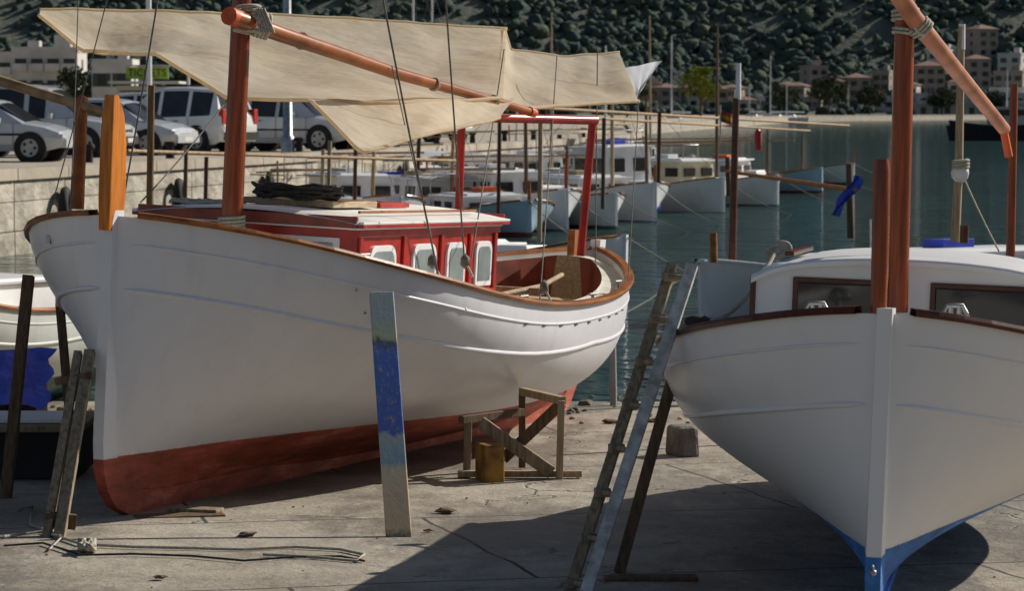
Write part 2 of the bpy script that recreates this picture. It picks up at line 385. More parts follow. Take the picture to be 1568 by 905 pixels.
def watermat():
    m,nt,p=base("harbour_water"); v=coords(nt,(.5,1,1)); 
    n=nz(nt,v,1.5,4,.6); n2=nz(nt,v,.10,3,.5); n3=nz(nt,v,.45,3,.5)
    nt.links.new(ramp(nt,n2,[(.3,(.020,.050,.044)),(.7,(.034,.078,.070))]),p.inputs['Base Color'])
    p.inputs['Roughness'].default_value=.05; p.inputs['IOR'].default_value=1.33
    h=mixc(nt,.4,n,n3); nt.links.new(bumpn(nt,h,.8),p.inputs['Normal']); return m
mb=MB(); mb.grid([[(-4000,-500,0),(4000,-500,0)],[(-4000,6000,0),(4000,6000,0)]],watermat(),False); mb.build("sea_water",keep=True)
quaym=MT("quay_concrete",(.50,.43,.34),(.33,.285,.225),scale=.6,rough=.9,bump=.02,bscale=4)
wallm=MT("quay_wall_stone",(.56,.51,.42),(.24,.21,.17),scale=1.4,rough=.9,bump=.05,bscale=3,stretch=(1,1,2))
edge=[(-22,-15),(-14,25),(-8.9,50),(3.5,112),(6,135),(12,300),(70,700),(140,850)]
mb=MB()
vs=[(x,y,1.35) for x,y in edge]+[(-600,850,1.35),(-600,-15,1.35)]
mb.add(vs,[tuple(range(len(vs)))],quaym); mb.build("quay_ground",keep=True)
mb=MB()
for (x0,y0),(x1,y1) in zip(edge[:-1],edge[1:]):
    n=max(1,int(math.hypot(x1-x0,y1-y0)/2.5)) if y0<130 else 6
    for i in range(n):
        a=Vector((x0+(x1-x0)*i/n,y0+(y1-y0)*i/n,0)); c=Vector((x0+(x1-x0)*(i+1)/n,y0+(y1-y0)*(i+1)/n,0)); g=(c-a).normalized()*.02
        mb.beam(a+g+Vector((0,0,-.1)),c-g+Vector((0,0,-.1)),.52,1.0,wallm,side=(1,-.2,0))
        mb.beam(a+g*1.2+Vector((0,0,.67)),c-g*1.2+Vector((0,0,.67)),.5,.50,wallm,side=(1,-.2,0))
        mb.beam(a+g+Vector((0,0,1.115)),c-g+Vector((0,0,1.115)),.51,.36,wallm,side=(1,-.2,0))
        mb.beam(a+g+Vector((.0,0,1.405)),c-g+Vector((0,0,1.405)),.66,.2,quaym,side=(1,-.2,0))
mb.build("quay_wall",keep=True)
def hillz(X,Y):
    t=Y-862
    if t<0: return -1+ (t/60)
    n=noise.noise(Vector((X*.006,Y*.006,1)))*14+noise.noise(Vector((X*.02,Y*.02,5)))*5
    return 1.2+.07*t+.00095*t*t+n*min(1,t/120)
def hillmat():
    m,nt,p=base("hill_soil"); v=coords(nt); n=nz(nt,v,.05,6,.7)
    nt.links.new(ramp(nt,n,[(.35,(.07,.095,.075)),(.55,(.11,.12,.09)),(.7,(.21,.185,.14))]),p.inputs['Base Color'])
    p.inputs['Roughness'].default_value=1
    nt.links.new(bumpn(nt,nz(nt,v,.3,5),1.0),p.inputs['Normal']); return m
mb=MB(); rows=[]
for i in range(60):
    Y=840+i*14; rows.append([(X,Y,hillz(X,Y)) for X in [-1200+20*j for j in range(121)]])
mb.grid(rows,hillmat(),True,flip=True); mb.build("hill_terrain",keep=True)
# ---------------------------------------------------------------- houses
hw1=MT("plaster_white",(.64,.61,.58),(.48,.45,.42),scale=.4,rough=.9)
hw2=MT("plaster_ochre",(.46,.37,.27),(.35,.27,.2),scale=.4,rough=.9)
hw3=MT("plaster_pink",(.46,.35,.30),(.35,.27,.23),scale=.4,rough=.9)
hw4=MT("stone_masonry",(.36,.31,.27),(.24,.21,.18),scale=1,rough=.95)
roofm=MT("terracotta_roof",(.28,.17,.13),(.19,.12,.095),scale=1,rough=.9)
shut=MT("green_shutter",(.05,.10,.07),(.03,.06,.04),rough=.7)
HOUSES=[]
def house(name,x,y,z,w_,d,fl,mat,roof='hip',rz=0,fh=3.0,bays=None,balc=False):
    h=fl*fh+.4; M=Matrix.Translation((x,y,z))@Matrix.Rotation(rz,4,'Z'); HOUSES.append((x,y,max(w_,d)*.6))
    root=empty(name,M); mb=MB()
    mb.box((0,0,h/2-1.5),(w_,d,h+3),mat); mb.build("walls",root)
    mb=MB()
    if roof=='hip':
        e=.5; a=w_/2+e;b_=d/2+e; rh=min(w_,d)*.22; r_=max(.2,a-b_)
        mb.add([(-a,-b_,h),(a,-b_,h),(a,b_,h),(-a,b_,h),(-r_,0,h+rh),(r_,0,h+rh),(-a,-b_,h+.18),(a,-b_,h+.18),(a,b_,h+.18),(-a,b_,h+.18)],
          [(0,3,2,1),(0,1,7,6),(1,2,8,7),(2,3,9,8),(3,0,6,9),(6,7,5,4),(7,8,5),(8,9,4,5),(9,6,4)],roofm)
    else:
        for sx,sy,lx,ly in ((0,-1,w_+.3,.3),(0,1,w_+.3,.3),(-1,0,.3,d-.3),(1,0,.3,d-.3)):
            mb.box((sx*(w_/2),sy*(d/2),h+.35),(lx,ly,.7),mat)
        mb.box((w_*.2,d*.1,h+1.2),(w_*.25,d*.3,2.4),mat)
    mb.build("roof",root)
    mb=MB(); n=bays or max(2,int(w_/2.8))
    for f in range(fl):
        for i in range(n):
            xx=-w_/2+w_*(i+.5)/n; zz=f*fh+1.7
            ww=1.0 if not balc else 1.6; hh=1.5 if f or not balc else 2
            mb.box((xx,-d/2-.01,zz),(ww,.06,hh),dglass)
            mb.box((xx,-d/2-.05,zz-hh/2-.06),(ww+.3,.16,.12),mat)
            if balc and f: 
                mb.box((xx,-d/2-.6,zz-hh/2-.2),(w_/n*.92,1.1,.16),hw1); mb.box((xx,-d/2-1.12,zz-hh/2+.35),(w_/n*.92,.06,.9),hw1)
            elif not balc:
                for q in (-1,1): mb.box((xx+q*(ww/2+.27),-d/2-.04,zz),(.5,.08,hh),shut)
    for f in range(fl):
        for q in (-1,1): mb.box((q*(w_/2+.01),0,f*fh+1.7),(.06,1.1,1.4),dglass)
    mb.build("windows",root)
def hx(px,Y): return (px-784)/F*Y
rr=random.Random(11); mats=[hw1,hw3,hw2,hw3,hw4,hw1]
for px,py,Y,wp,fl in [(1245,100,960,30,2),(1270,122,925,40,2),(1220,128,915,30,2),(1310,118,930,36,2),(1335,140,900,34,1),(1420,120,930,44,3),(1440,92,965,36,2),(1492,112,935,36,3),(1545,150,893,44,3),(1548,105,935,36,3),
   (1060,150,893,34,2),(1020,152,890,34,2),(1095,158,885,32,2),(975,150,892,34,2),(930,155,886,38,2),(1140,160,880,30,1),(1000,128,915,26,2),(1180,150,895,30,1),(1245,158,886,26,1),(1365,163,880,44,1),(880,152,890,32,2),(1500,60,975,36,3),(1390,150,893,30,2),
   (1285,150,896,26,2),(1465,145,900,30,2),(1350,118,938,26,2),(1205,108,950,24,1),(1120,140,905,26,2),(1040,130,920,24,1)]:
    X=hx(px,Y); house("village_house",X,Y,hillz(X,Y),wp/F*Y,8,fl,rr.choice(mats),rr.choice(['hip','hip','flat']),rz=rr.uniform(-.5,.5))
house("harbour_terminal",hx(1500,872),872,1.0,40,12,2,hw1,'flat',bays=11,balc=True)
house("apartment_building",hx(72,400),404,1.35,9.0,9,3,hw1,'flat',bays=4,balc=True)
house("apartment_building",hx(30,430),436,1.35,7,8,3,hw1,'flat',bays=3,balc=True)
house("white_house",hx(178,330),330,1.35,4.5,6,2,hw1,'flat')
# ---------------------------------------------------------------- forest
def treemat(name,c1,c2,c3,sc=1.2,lo=(.45,.48,.6)):
    m,nt,p=base(name); g=nt.nodes.new('ShaderNodeNewGeometry'); v=coords(nt); n=nz(nt,v,sc,4,.7)
    a=ramp(nt,g.outputs['Random Per Island'],[(0,c1),(.5,c2),(1,c3)])
    nt.links.new(mixc(nt,.8,a,ramp(nt,n,[(.3,lo),(.65,(1.3,1.3,1.2))]),'MULTIPLY'),p.inputs['Base Color'])
    p.inputs['Roughness'].default_value=.95; p.inputs['Specular IOR Level'].default_value=.1
    nt.links.new(bumpn(nt,n,.6),p.inputs['Normal']); return m
fm_=treemat("pine_foliage_hazed",(.052,.078,.078),(.066,.095,.078),(.095,.112,.075),.9,lo=(.7,.74,.85))  # aerial haze painted into the foliage: bluish tones, lifted darks
def forest(name,pts,mat,sub=2,jit=.45):
    bm=bmesh.new(); bmesh.ops.create_icosphere(bm,subdivisions=sub,radius=1)
    bv=np.array([tuple(q.co) for q in bm.verts]); bf=np.array([[q.index for q in f.verts] for f in bm.faces]); bm.free()
    rs=np.random.RandomState(3); var=[bv*(1+rs.uniform(-jit,jit,(len(bv),1))) for _ in range(14)]
    V=[];Fc=[]
    for i,(x,y,z,r,h) in enumerate(pts):
        q=var[i%14]*np.array([r,r,h]); a=rs.uniform(0,6.28); ca,sa=math.cos(a),math.sin(a)
        q=np.stack([q[:,0]*ca-q[:,1]*sa,q[:,0]*sa+q[:,1]*ca,q[:,2]],1)+np.array([x,y,z]); V.append(q); Fc.append(bf+i*len(bv))
    V=np.concatenate(V);Fc=np.concatenate(Fc); me=bpy.data.meshes.new(name)
    me.vertices.add(len(V)); me.vertices.foreach_set('co',V.astype(np.float32).ravel())
    me.loops.add(len(Fc)*3); me.loops.foreach_set('vertex_index',Fc.astype(np.int32).ravel())
    me.polygons.add(len(Fc)); me.polygons.foreach_set('loop_start',np.arange(0,len(Fc)*3,3,dtype=np.int32)); me.polygons.foreach_set('loop_total',np.full(len(Fc),3,dtype=np.int32))
    me.update(calc_edges=True); me.validate(); me.materials.append(mat)
    ob=bpy.data.objects.new(name,me); scene.collection.objects.link(ob); return ob
pts=[]; rr=random.Random(5)
while len(pts)<11500:
    t=rr.uniform(2,300); Y=862+t; X=rr.uniform(-.24,.24)*Y
    if any(abs(X-a)<r_+2 and abs(Y-b_)<r_+7 and Y<b_+8 for a,b_,r_ in HOUSES if b_>800): continue
    d=noise.noise(Vector((X*.02,Y*.02,9)))+.5*noise.noise(Vector((X*.07,Y*.07,3)))
    if d<-.2 and rr.random()<.8: continue
    if X>.08*Y and t<60 and rr.random()<.5: continue
    r_=rr.uniform(.6,1.8)*(1 if rr.random()<.88 else 1.5); pts.append((X,Y,hillz(X,Y)+r_*.6,r_*1.2,r_*rr.uniform(.7,1.4)))
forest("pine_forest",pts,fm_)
trunkm=wood("bark",(.12,.09,.06),(.06,.045,.03),rough=.9)
def tree(name,x,y,z,h,cw,c1,c2,c3,seed=1):
    rr=random.Random(seed); root=empty(name,Matrix.Translation((x,y,z))); mb=MB()
    mb.tube([(0,0,0),(.1,0,h*.25),(0,.1,h*.5),(.15,0,h*.75)],[h*.035,h*.028,h*.02,h*.01],trunkm,7)
    for k in range(6):
        a=rr.uniform(0,6.28); z0=h*rr.uniform(.3,.55); mb.tube([(0,0,z0),(math.cos(a)*cw*.3,math.sin(a)*cw*.3,z0+h*.15),(math.cos(a)*cw*.6,math.sin(a)*cw*.6,z0+h*.25)],[h*.015,h*.01,h*.005],trunkm,5)
    mb.build("trunk",root)
    mb=MB(); m=treemat(name+"_leaves",c1,c2,c3,3)
    vs=[];fs=[]
    for k in range(46):
        a=rr.uniform(0,6.28); u=rr.random()**.5; zz=rr.uniform(-.9,1); rad_=math.sqrt(max(0,1-zz*zz))*u
        c=Vector((math.cos(a)*rad_*cw,math.sin(a)*rad_*cw,h*.66+zz*h*.3)); cr=cw*rr.uniform(.16,.3)
        for q in range(60):
            d=Vector((rr.gauss(0,1),rr.gauss(0,1),rr.gauss(0,1))).normalized()*cr*rr.uniform(.5,1.05)
            n=Vector((rr.gauss(0,1),rr.gauss(0,1),rr.gauss(0,1))).normalized(); t=n.orthogonal().normalized(); b_=n.cross(t); s_=cw*.055
            p=c+d; o=len(vs); vs+=[p+t*s_,p+b_*s_,p-t*s_,p-b_*s_*.6]; fs.append((o,o+1,o+2,o+3))
    mb.add(vs,fs,m); mb.build("crown",root)
tree("poplar_tree",hx(1072,700),700,1.2,12,5,(.16,.20,.03),(.25,.28,.03),(.36,.36,.05),2)
for i,(px,Y,h,cw) in enumerate([(1268,850,11,6),(1195,855,9,5),(1330,858,8,5),(960,600,9,5),(835,560,8,5),(700,500,8,5),(640,450,7,4),(560,420,8,5),(300,350,6,4),(130,380,7,4),(1440,862,8,5),(1520,866,7,5)]):
    tree("pine_tree",hx(px,Y),Y,1.3,h,cw,(.045,.065,.035),(.07,.095,.045),(.11,.12,.06),20+i)
# ---------------------------------------------------------------- LEFT MAIN BOAT
BL=Boat("fishing_boat",(-2.28,15.75,slip(15.8)-.01),20,1.55,2.5,8.5,1.42,1.0,hull_red,varn,cock=(4.35,7.8))
rt=BL.root
def wpt(b,x,y,z): return b.M@Vector((x,y,z))
mb=MB(); rows=[]
for z,hw_,y0,y1 in [(1.62,.030,-.09,.07),(1.80,.036,-.10,.085),(2.1,.036,-.105,.07),(2.25,.034,-.10,.035),(2.36,.028,-.09,-.03)]:
    rows.append([(-hw_,y0,z),(hw_,y0,z),(hw_,y1,z),(-hw_,y1,z),(-hw_,y0,z)])
mb.grid(rows,orangew,False); mb.add([rows[-1][i] for i in range(4)],[(0,1,2,3)],orangew)
mb.build("stem_post",rt,bevel=.008)
mb=MB(); s0,s1,cw=1.80,4.22,.70; zb,zt=1.05,1.655
mb.box((0,(s0+s1)/2,(zb+zt)/2),(cw*2,s1-s0,zt-zb),redp)
def archwin(mb,yc,w_,z0,z1,x,frame,gl,sgn=1,fr=.035):
    def shape(gw,gz0,gz1):
        pts=[(yc-gw/2,gz0),(yc+gw/2,gz0)]; r_=gw*.22
        for i in range(7):
            t=math.pi/2*i/6; pts.append((yc+gw/2-r_+r_*math.cos(t),gz1-r_+r_*math.sin(t)))
        for i in range(7):
            t=math.pi/2*i/6; pts.append((yc-gw/2+r_-r_*math.sin(t),gz1-r_+r_*math.cos(t)))
        return pts
    for pts,h,m in ((shape(w_,z0,z1),.016,frame),(shape(w_-2*fr,z0+fr,z1-fr),.021,gl)):
        n=len(pts); vs=[(x,p[0],p[1]) for p in pts]+[(x+sgn*h,p[0],p[1]) for p in pts]
        mb.add(vs,[tuple(range(n,2*n))]+[(i,(i+1)%n,n+(i+1)%n,n+i) for i in range(n)],m)
for a,c in ((1.98,2.40),(2.68,3.08),(3.27,3.60),(3.80,4.10)):
    archwin(mb,(a+c)/2,c-a,1.24,1.54,cw,white,pglass); archwin(mb,(a+c)/2,c-a,1.24,1.54,-cw,white,pglass,-1)
for y in (1.84,2.54,3.18,3.70,4.17):
    for q in (1,-1): mb.box((q*(cw+.008),y,1.38),(.018,.05,.48),redp)
for q in (1,-1):
    mb.box((q*(cw+.010),3.0,1.62),(.024,2.44,.05),redp); mb.box((q*(cw+.008),3.0,1.205),(.02,2.4,.03),redp)
for xc in (-.36,.36):
    mb.box((xc,s0-.008,1.50),(.46,.02,.17),white); mb.box((xc,s0-.020,1.50),(.38,.014,.105),pglass)
mb.build("cabin",rt,bevel=.004)
mb=MB(); rows=[]
for y in (s0-.10,s0-.06,s0+.3,2.6,3.4,s1+.02,s1+.06):
    edge_=.02 if y in (s0-.10,s1+.06) else 0
    rows.append([(q*(cw+.07-edge_),y,zt+.035+.06*(1-q*q)-edge_) for q in [i/6-1 for i in range(13)]])
mb.grid(rows,white,True)
for q in (1,-1): mb.box((q*(cw+.055),(s0+s1)/2-.02,zt+.008),(.035,s1-s0+.13,.022),redp)
for q in (1,-1): mb.box((q*(cw+.057),(s0+s1)/2-.02,zt+.027),(.035,s1-s0+.13,.016),white)
mb.box((0,s0-.075,zt+.03),(2*cw+.06,.03,.07),redd); mb.box((0,s1+.045,zt+.03),(2*cw+.06,.03,.07),redp)
mb.box((0,(s0+s1)/2-.02,zt+.005),(2*cw+.05,s1-s0+.1,.04),white)
mb.box((.05,2.55,zt+.115),(.62,.7,.04),tan); mb.box((.05,3.35,zt+.105),(.5,.5,.03),redp)
mb.tube([(.62,2.0,zt+.085),(.62,4.0,zt+.085)],.010,varn,6); mb.tube([(-.62,2.0,zt+.085),(-.62,4.0,zt+.085)],.010,varn,6)
mb.build("cabin_roof",rt,bevel=.004)
mb=MB(); pts=[]
for i in range(16*9):
    t=2*math.pi*i/16; l=i//16; r_=.20+.022*(l%3)-.01*math.sin(i); pts.append((.05+r_*1.15*math.cos(t),2.35+r_*math.sin(t),zt+.15+.016*(l//2)+.012*math.sin(i*2.3)))
mb.tube(pts,.011,ropeD,5); 
pts=[]
for i in range(16*5):
    t=2*math.pi*i/16; l=i//16; r_=.13+.02*l; pts.append((-.42+r_*1.15*math.cos(t),2.05+r_*math.sin(t),zt+.09+.01*math.sin(i*2.3)))
mb.tube(pts,.011,rope,5); mb.build("rope_coil",rt)
mb=MB()
mb.tube([wpt(BL,0,1.52,1.40),wpt(BL,0,1.52,2.0),wpt(BL,0,1.52,2.7),wpt(BL,0,1.52,3.35)],[.066,.064,.06,.055],mastw,14)
mb.build("mast",rt,world=True)
mb=MB(); m0=wpt(BL,0,1.52,1.64); wrap(mb,m0,(0,0,1),.075,.011,4,rope); wrap(mb,m0+Vector((0,0,-.1)),(0,.2,1),.09,.013,2,rope)
m1=sight(380,38,17.05); wrap(mb,m1,(0.15,0,1),.078,.012,4,rope); wrap(mb,sight(402,38,17.1),(1,.3,-.3),.075,.011,4,rope); wrap(mb,m1+Vector((0,0,.09)),(0,.1,1),.07,.012,2,rope)
for k in range(5): mb.tube(catenary(sight(388+4*k,12,17),sight(400+5*k,50,16.95),.0,4),.008,rope,5)
mb.build("mast_lashing",rt,world=True)
mb=MB()
y0=sight(352,24,16.85); y1=sight(600,110,18.6); y2=sight(816,172,20.6)
mb.tube([y0,y0.lerp(sight(430,52,17.25),.5),sight(430,52,17.25),sight(520,82,18),y1,sight(700,138,19.5),y2],[.050,.050,.048,.045,.040,.034,.028],yardw,12)
mb.tube([y0+(y0-y1).normalized()*.012,y0.lerp(y1,.055)],[.055,.054],orangep,12)
mb.tube([y2.lerp(y1,.03),y2+(y2-y1).normalized()*.03],[.036,.03],orangep,10)
for t in (.2,.42,.64,.85): wrap(mb,y0.lerp(y1,t) if t<.5 else y1.lerp(y2,(t-.5)*2),y2-y0,.050 if t<.5 else .042,.006,2,rope)
mb.build("lateen_yard",rt,world=True)
mb=MB()
mb.tube([sight(707,190,20.4),sight(702,335,20.4)],.030,redp,10)
mb.tube([sight(908,180,21.6),sight(889,392,21.6)],.032,redp,10)
mb.tube([sight(748,180,20.5),sight(912,184,21.6)],.034,redp,10); mb.tube([sight(700,192,20.4),sight(760,180,20.5)],.025,redp,8)
mb.build("awning_frame",rt,world=True)
def resample(ctrl,n):
    P=[sight(*c) for c in ctrl]; ds=[0]
    for a,b_ in zip(P[:-1],P[1:]): ds.append(ds[-1]+(b_-a).length)
    out=[]
    for i in range(n):
        t=ds[-1]*i/(n-1)
        for k in range(len(P)-1):
            if t<=ds[k+1]+1e-9: out.append(P[k].lerp(P[k+1],(t-ds[k])/(ds[k+1]-ds[k]+1e-9))); break
        else: out.append(P[-1])
    return out
def cloth(top,bot,sag,n=61,m=19,seed=0):
    T=resample(top,n);Bt=resample(bot,n)
    rows=[]
    for j in range(m):
        v=j/(m-1); r_=[]
        for i in range(n):
            u=i/(n-1); p=T[i].lerp(Bt[i],v)
            e=math.sin(math.pi*v)*min(1,math.sin(math.pi*u)*2)
            z=-sag*e+.05*noise.noise(Vector((p.x*1.2,p.y*1.2,seed)))*e*2+.012*noise.noise(Vector((p.x*4+p.y,p.y*1.3,seed+4)))
            z+=.010*math.sin(u*26+v*3)*(1-v)**2*min(1,v*6)+.010*math.sin(u*22-v*4)*v*v*min(1,(1-v)*6)
            r_.append(p+Vector((0,0,z)))
        rows.append(r_)
    return rows
mb=MB()
r1=cloth([(62,14,21.5),(240,18,22),(425,22,22.5),(600,33,23),(776,44,23.5)],[(60,22,21.0),(125,78,20.3),(240,82,19.6),(350,151,18.4),(470,152,18.2),(600,158,18.6),(770,150,20)],.10)
mb.grid(r1,canvas,True)
mb.tube(r1[0],.018,canvas,6); mb.tube(r1[-1],.014,canvas,6)
for j in (6,12): mb.tube([p-Vector((0,0,.004)) for p in r1[j]],.006,canvas,4)
r2=cloth([(470,150,18.25),(600,155,18.65),(700,150,19.4),(790,148,20.5)],[(478,155,18.0),(552,233,17.4),(650,208,18.0),(765,180,19.4)],.03,n=31,m=10,seed=3)
mb.grid(r2,canvas,True); mb.tube(r2[-1],.013,canvas,6)
r3=cloth([(772,42,23.4),(782,76,23.3),(860,86,23.5),(948,80,23.8)],[(760,150,20.2),(800,166,20.8),(880,160,21.6),(978,154,22.3)],.06,n=31,m=12,seed=6)
mb.grid(r3,canvas,True); mb.tube(r3[-1],.016,canvas,6); mb.tube(r3[0],.014,canvas,6)
r4=cloth([(948,106,23.7),(1014,92,24.2)],[(972,156,22.4),(980,140,22.8)],.02,n=12,m=8,seed=8)
mb.grid(r4,white,True)
mb.build("awning_sail",rt,world=True)
mb=MB()
for a,c,r_ in [((243,-10,17.5),(190,300,17.3),.006),((585,-10,17.3),(672,425,17.6),.0065),((682,-10,17.6),(712,408,18.4),.006),((772,75,20.5),(722,395,18.6),.005),((853,85,22),(826,470,18.7),.005),
      ((600,100,18.5),(660,360,17.8),.004),((120,0,19),(108,330,18),.004),((165,-5,18),(75,330,17.9),.004),((915,70,23),(912,400,22),.005),((978,150,22.3),(962,430,20.8),.004),((350,150,18.4),(215,310,17.2),.005)]:
    mb.tube(catenary(sight(*a),sight(*c),.02,8),r_,wire,5)
for p in ((662,400,17.75),(712,400,18.3),(833,440,18.9)):
    mb.ball(sight(*p),.035,wire,(1,1,1.5),sub=1); mb.tube(catenary(sight(p[0],p[1],p[2]),sight(p[0]+12,p[1]+24,p[2]-.05),.0,3),.008,rope,5)
mb.build("rigging",rt,world=True)
mb=MB()
mb.box((.5,5.0,1.17),(.6,.05,.04),palew,rz=.3); mb.box((.2,5.2,1.13),(.12,1.2,.05),palew,rz=-.5); mb.box((.55,4.6,1.12),(.5,.12,.05),white,rz=.5)
mb.box((0,6.9,1.0),(1.2,.3,.04),tan); mb.box((0,5.7,.95),(1.9,.28,.04),tan); mb.box((-.5,4.9,1.0),(.5,.7,.45),redd)
mb.tube([(.45,4.4,1.1),(.7,5.2,1.2),(.5,6.2,1.24)],.02,palew,6)
mb.box((0,7.9,1.38),(.06,.1,.3),varn)
mb.build("cockpit_fittings",rt,bevel=.004)
mb=MB()
for sn in (1.1,3.0,4.6,5.9):
    W=BL.W(sn)-.07; z=BL.sh(sn)
    for q in (1,-1):
        mb.tube([(q*W,sn-.07,z+.045),(q*W,sn+.07,z+.045)],.011,steel,6); mb.tube([(q*W,sn,z-.02),(q*W,sn,z+.045)],.011,steel,6)
for i in range(9):
    sn=2.9+i*.33
    for q in (1,-1):
        p=BL.pt(sn,1-.115,q); mb.box(p,(.012,.06,.010),black,rz=0)
for sn,dt in ((1.05,.12),(1.2,.2),(2.0,.10)):
    p=BL.pt(sn,1-dt,1); mb.ball(p,.010,steel,sub=1)
p=BL.pt(.35,.93,-1); mb.box(p,(.03,.03,.05),steel)
mb.build("deck_hardware",rt)
# ---------------------------------------------------------------- RIGHT MAIN BOAT
AR=[(0,1.2),(1,1.9),(2.5,2.6),(4,3.1),(5.7,3.2),(7,2.5),(8.5,1.8)]
SR=[(0,1.695),(.5,1.585),(1,1.495),(1.5,1.415),(2.5,1.30),(3.5,1.25),(5,1.22),(6.5,1.24),(8.5,1.38)]
BR=Boat("blue_bottom_boat",(1.50,11.9,slip(11.9)-.025),10,1.5,2.0,6.7,1.17,.79,hull_blue,varnd,cock=(5.8,7.8),AAs=AR,SHs=SR,strakes=((.16,.008),(.48,.014)))
rt2=BR.root
mb=MB()
mb.tube([sight(1345,480,11.95),sight(1348,380,11.95),sight(1350,262,11.95),sight(1350,243,11.95)],[.034,.037,.037,.030],mastw,8)
mb.build("stem_post",rt2,world=True)
mb=MB(); mb.tube([sight(1374,478,14.2),sight(1380,240,14.2),sight(1388,-60,14.2)],[.052,.052,.048],mastw,14); mb.build("mast",rt2,world=True)
mb=MB(); mb.tube([sight(1340,-60,13.9),sight(1400,28,14.1),sight(1470,115,14.7),sight(1538,198,15.4)],[.046,.046,.040,.034],yardp,12)
mb.tube([sight(1536,195,15.38),sight(1545,240,15.4)],.022,orangep,8)
mb.build("lateen_yard",rt2,world=True)
mb=MB(); wrap(mb,sight(1386,22,14.2),(0,0,1),.062,.010,3,rope); wrap(mb,sight(1410,42,14.15),(1,.2,-1),.056,.009,3,rope); wrap(mb,sight(1386,48,14.2),(.2,0,1),.06,.009,2,rope)
mb.tube(catenary(sight(1395,30,14.1),sight(1420,50,14.1),.03,5),.01,rope,5)
mb.tube(catenary(sight(1352,300,12.0),sight(1360,330,13.9),.4,8),.008,rope,5)
mb.build("mast_lashing",rt2,world=True)
mb=MB(); c0,c1,cw2=2.55,4.9,.77; zb2,zt2=.85,1.445
rows=[]
prof=[(-cw2,zb2),(-cw2,zt2-.08),(-cw2+.012,zt2-.045),(-cw2+.04,zt2-.012),(-cw2+.10,zt2+.008),(-.4,zt2+.035),(0,zt2+.045),(.4,zt2+.035),(cw2-.10,zt2+.008),(cw2-.04,zt2-.012),(cw2-.012,zt2-.045),(cw2,zt2-.08),(cw2,zb2)]
for y in (c0,c0+.02,c1):
    rows.append([(x,y,z) for x,z in prof])
mb.grid(rows,white,False)
mb.add([(x,c0,z) for x,z in prof],[tuple(range(len(prof)))],white); mb.add([(x,c1,z) for x,z in prof],[tuple(range(len(prof)))[::-1]],white)
rows=[]
for y,e in ((c0-.045,-.012),(c0-.035,.0),(c0,.006),(c1,.006),(c1+.04,0)):
    rows.append([(x*(cw2+.02),y,zt2-.012-.05*abs(x)**8+.07*(1-abs(x)**2.2)+e) for x in [i/8-1 for i in range(17)]])
mb.grid(rows,white,True)
rows2=[[(p[0],p[1],p[2]-.022) for p in r_] for r_ in rows]; mb.grid(rows2,white,True)
for k in (0,-1): mb.grid([rows[k],rows2[k]],white,False)
mb.grid([[r_[0] for r_ in rows],[r_[0] for r_ in rows2]],white,False); mb.grid([[r_[-1] for r_ in rows],[r_[-1] for r_ in rows2]],white,False)
for xc,w_ in ((-.36,.44),(.36,.50)):
    mb.box((xc,c0-.008,1.255),(w_,.02,.27),varnd); mb.box((xc,c0-.02,1.255),(w_-.05,.012,.22),dglass)
for q in (-1,1):
    for yy in (3.1,3.9,4.5): mb.box((q*(cw2+.006),yy,1.24),(.02,.5,.22),varnd); mb.box((q*(cw2+.018),yy,1.24),(.012,.44,.16),dglass)
mb.box((-.62,c0+.9,zt2+.055),(.05,1.4,.025),varnd)
mb.box((-cw2-.012,c0+.0,1.20),(.03,.03,.36),varnd)
mb.build("cabin",rt2,bevel=.006)
mb=MB()
for px,py,d in ((1250,474,13.6),(1462,478,13.1)):
    p=sight(px,py,d)
    mb.tube([p+Vector((-.055,0,-.01)),p+Vector((-.035,0,.03)),p+Vector((.035,0,.03)),p+Vector((.055,0,-.01))],.011,steel,8)
    mb.tube([p+Vector((-.02,0,-.02)),p+Vector((-.02,0,.03))],.012,steel,8); mb.tube([p+Vector((.02,0,-.02)),p+Vector((.02,0,.03))],.012,steel,8)
    mb.box(p+Vector((0,0,-.02)),(.13,.04,.015),steel); mb.tube([p+Vector((0,0,-.02)),p+Vector((0,.02,-.12))],.02,steel,8)
wrap(mb,wpt(BR,0,-.06,.28),(1,0,0),.014,.006,1,steel); mb.ball(wpt(BR,0,-.055,.26),.018,steel,sub=1)
mb.build("deck_hardware",rt2,world=True)
mb=MB(); mb.tube(catenary(sight(1068,492,14.8),sight(1190,380,16),.12,12),.013,rope,6)
for k in range(4): mb.tube([sight(1186+math.cos(t)*13+k*4,386+math.sin(t)*10-k*2,16) for t in [i*.5 for i in range(14)]],.010,rope,5)
mb.ball(sight(1068,492,14.6),.05,black,(1.4,1,.7)); mb.build("mooring_rope",rt2,world=True)
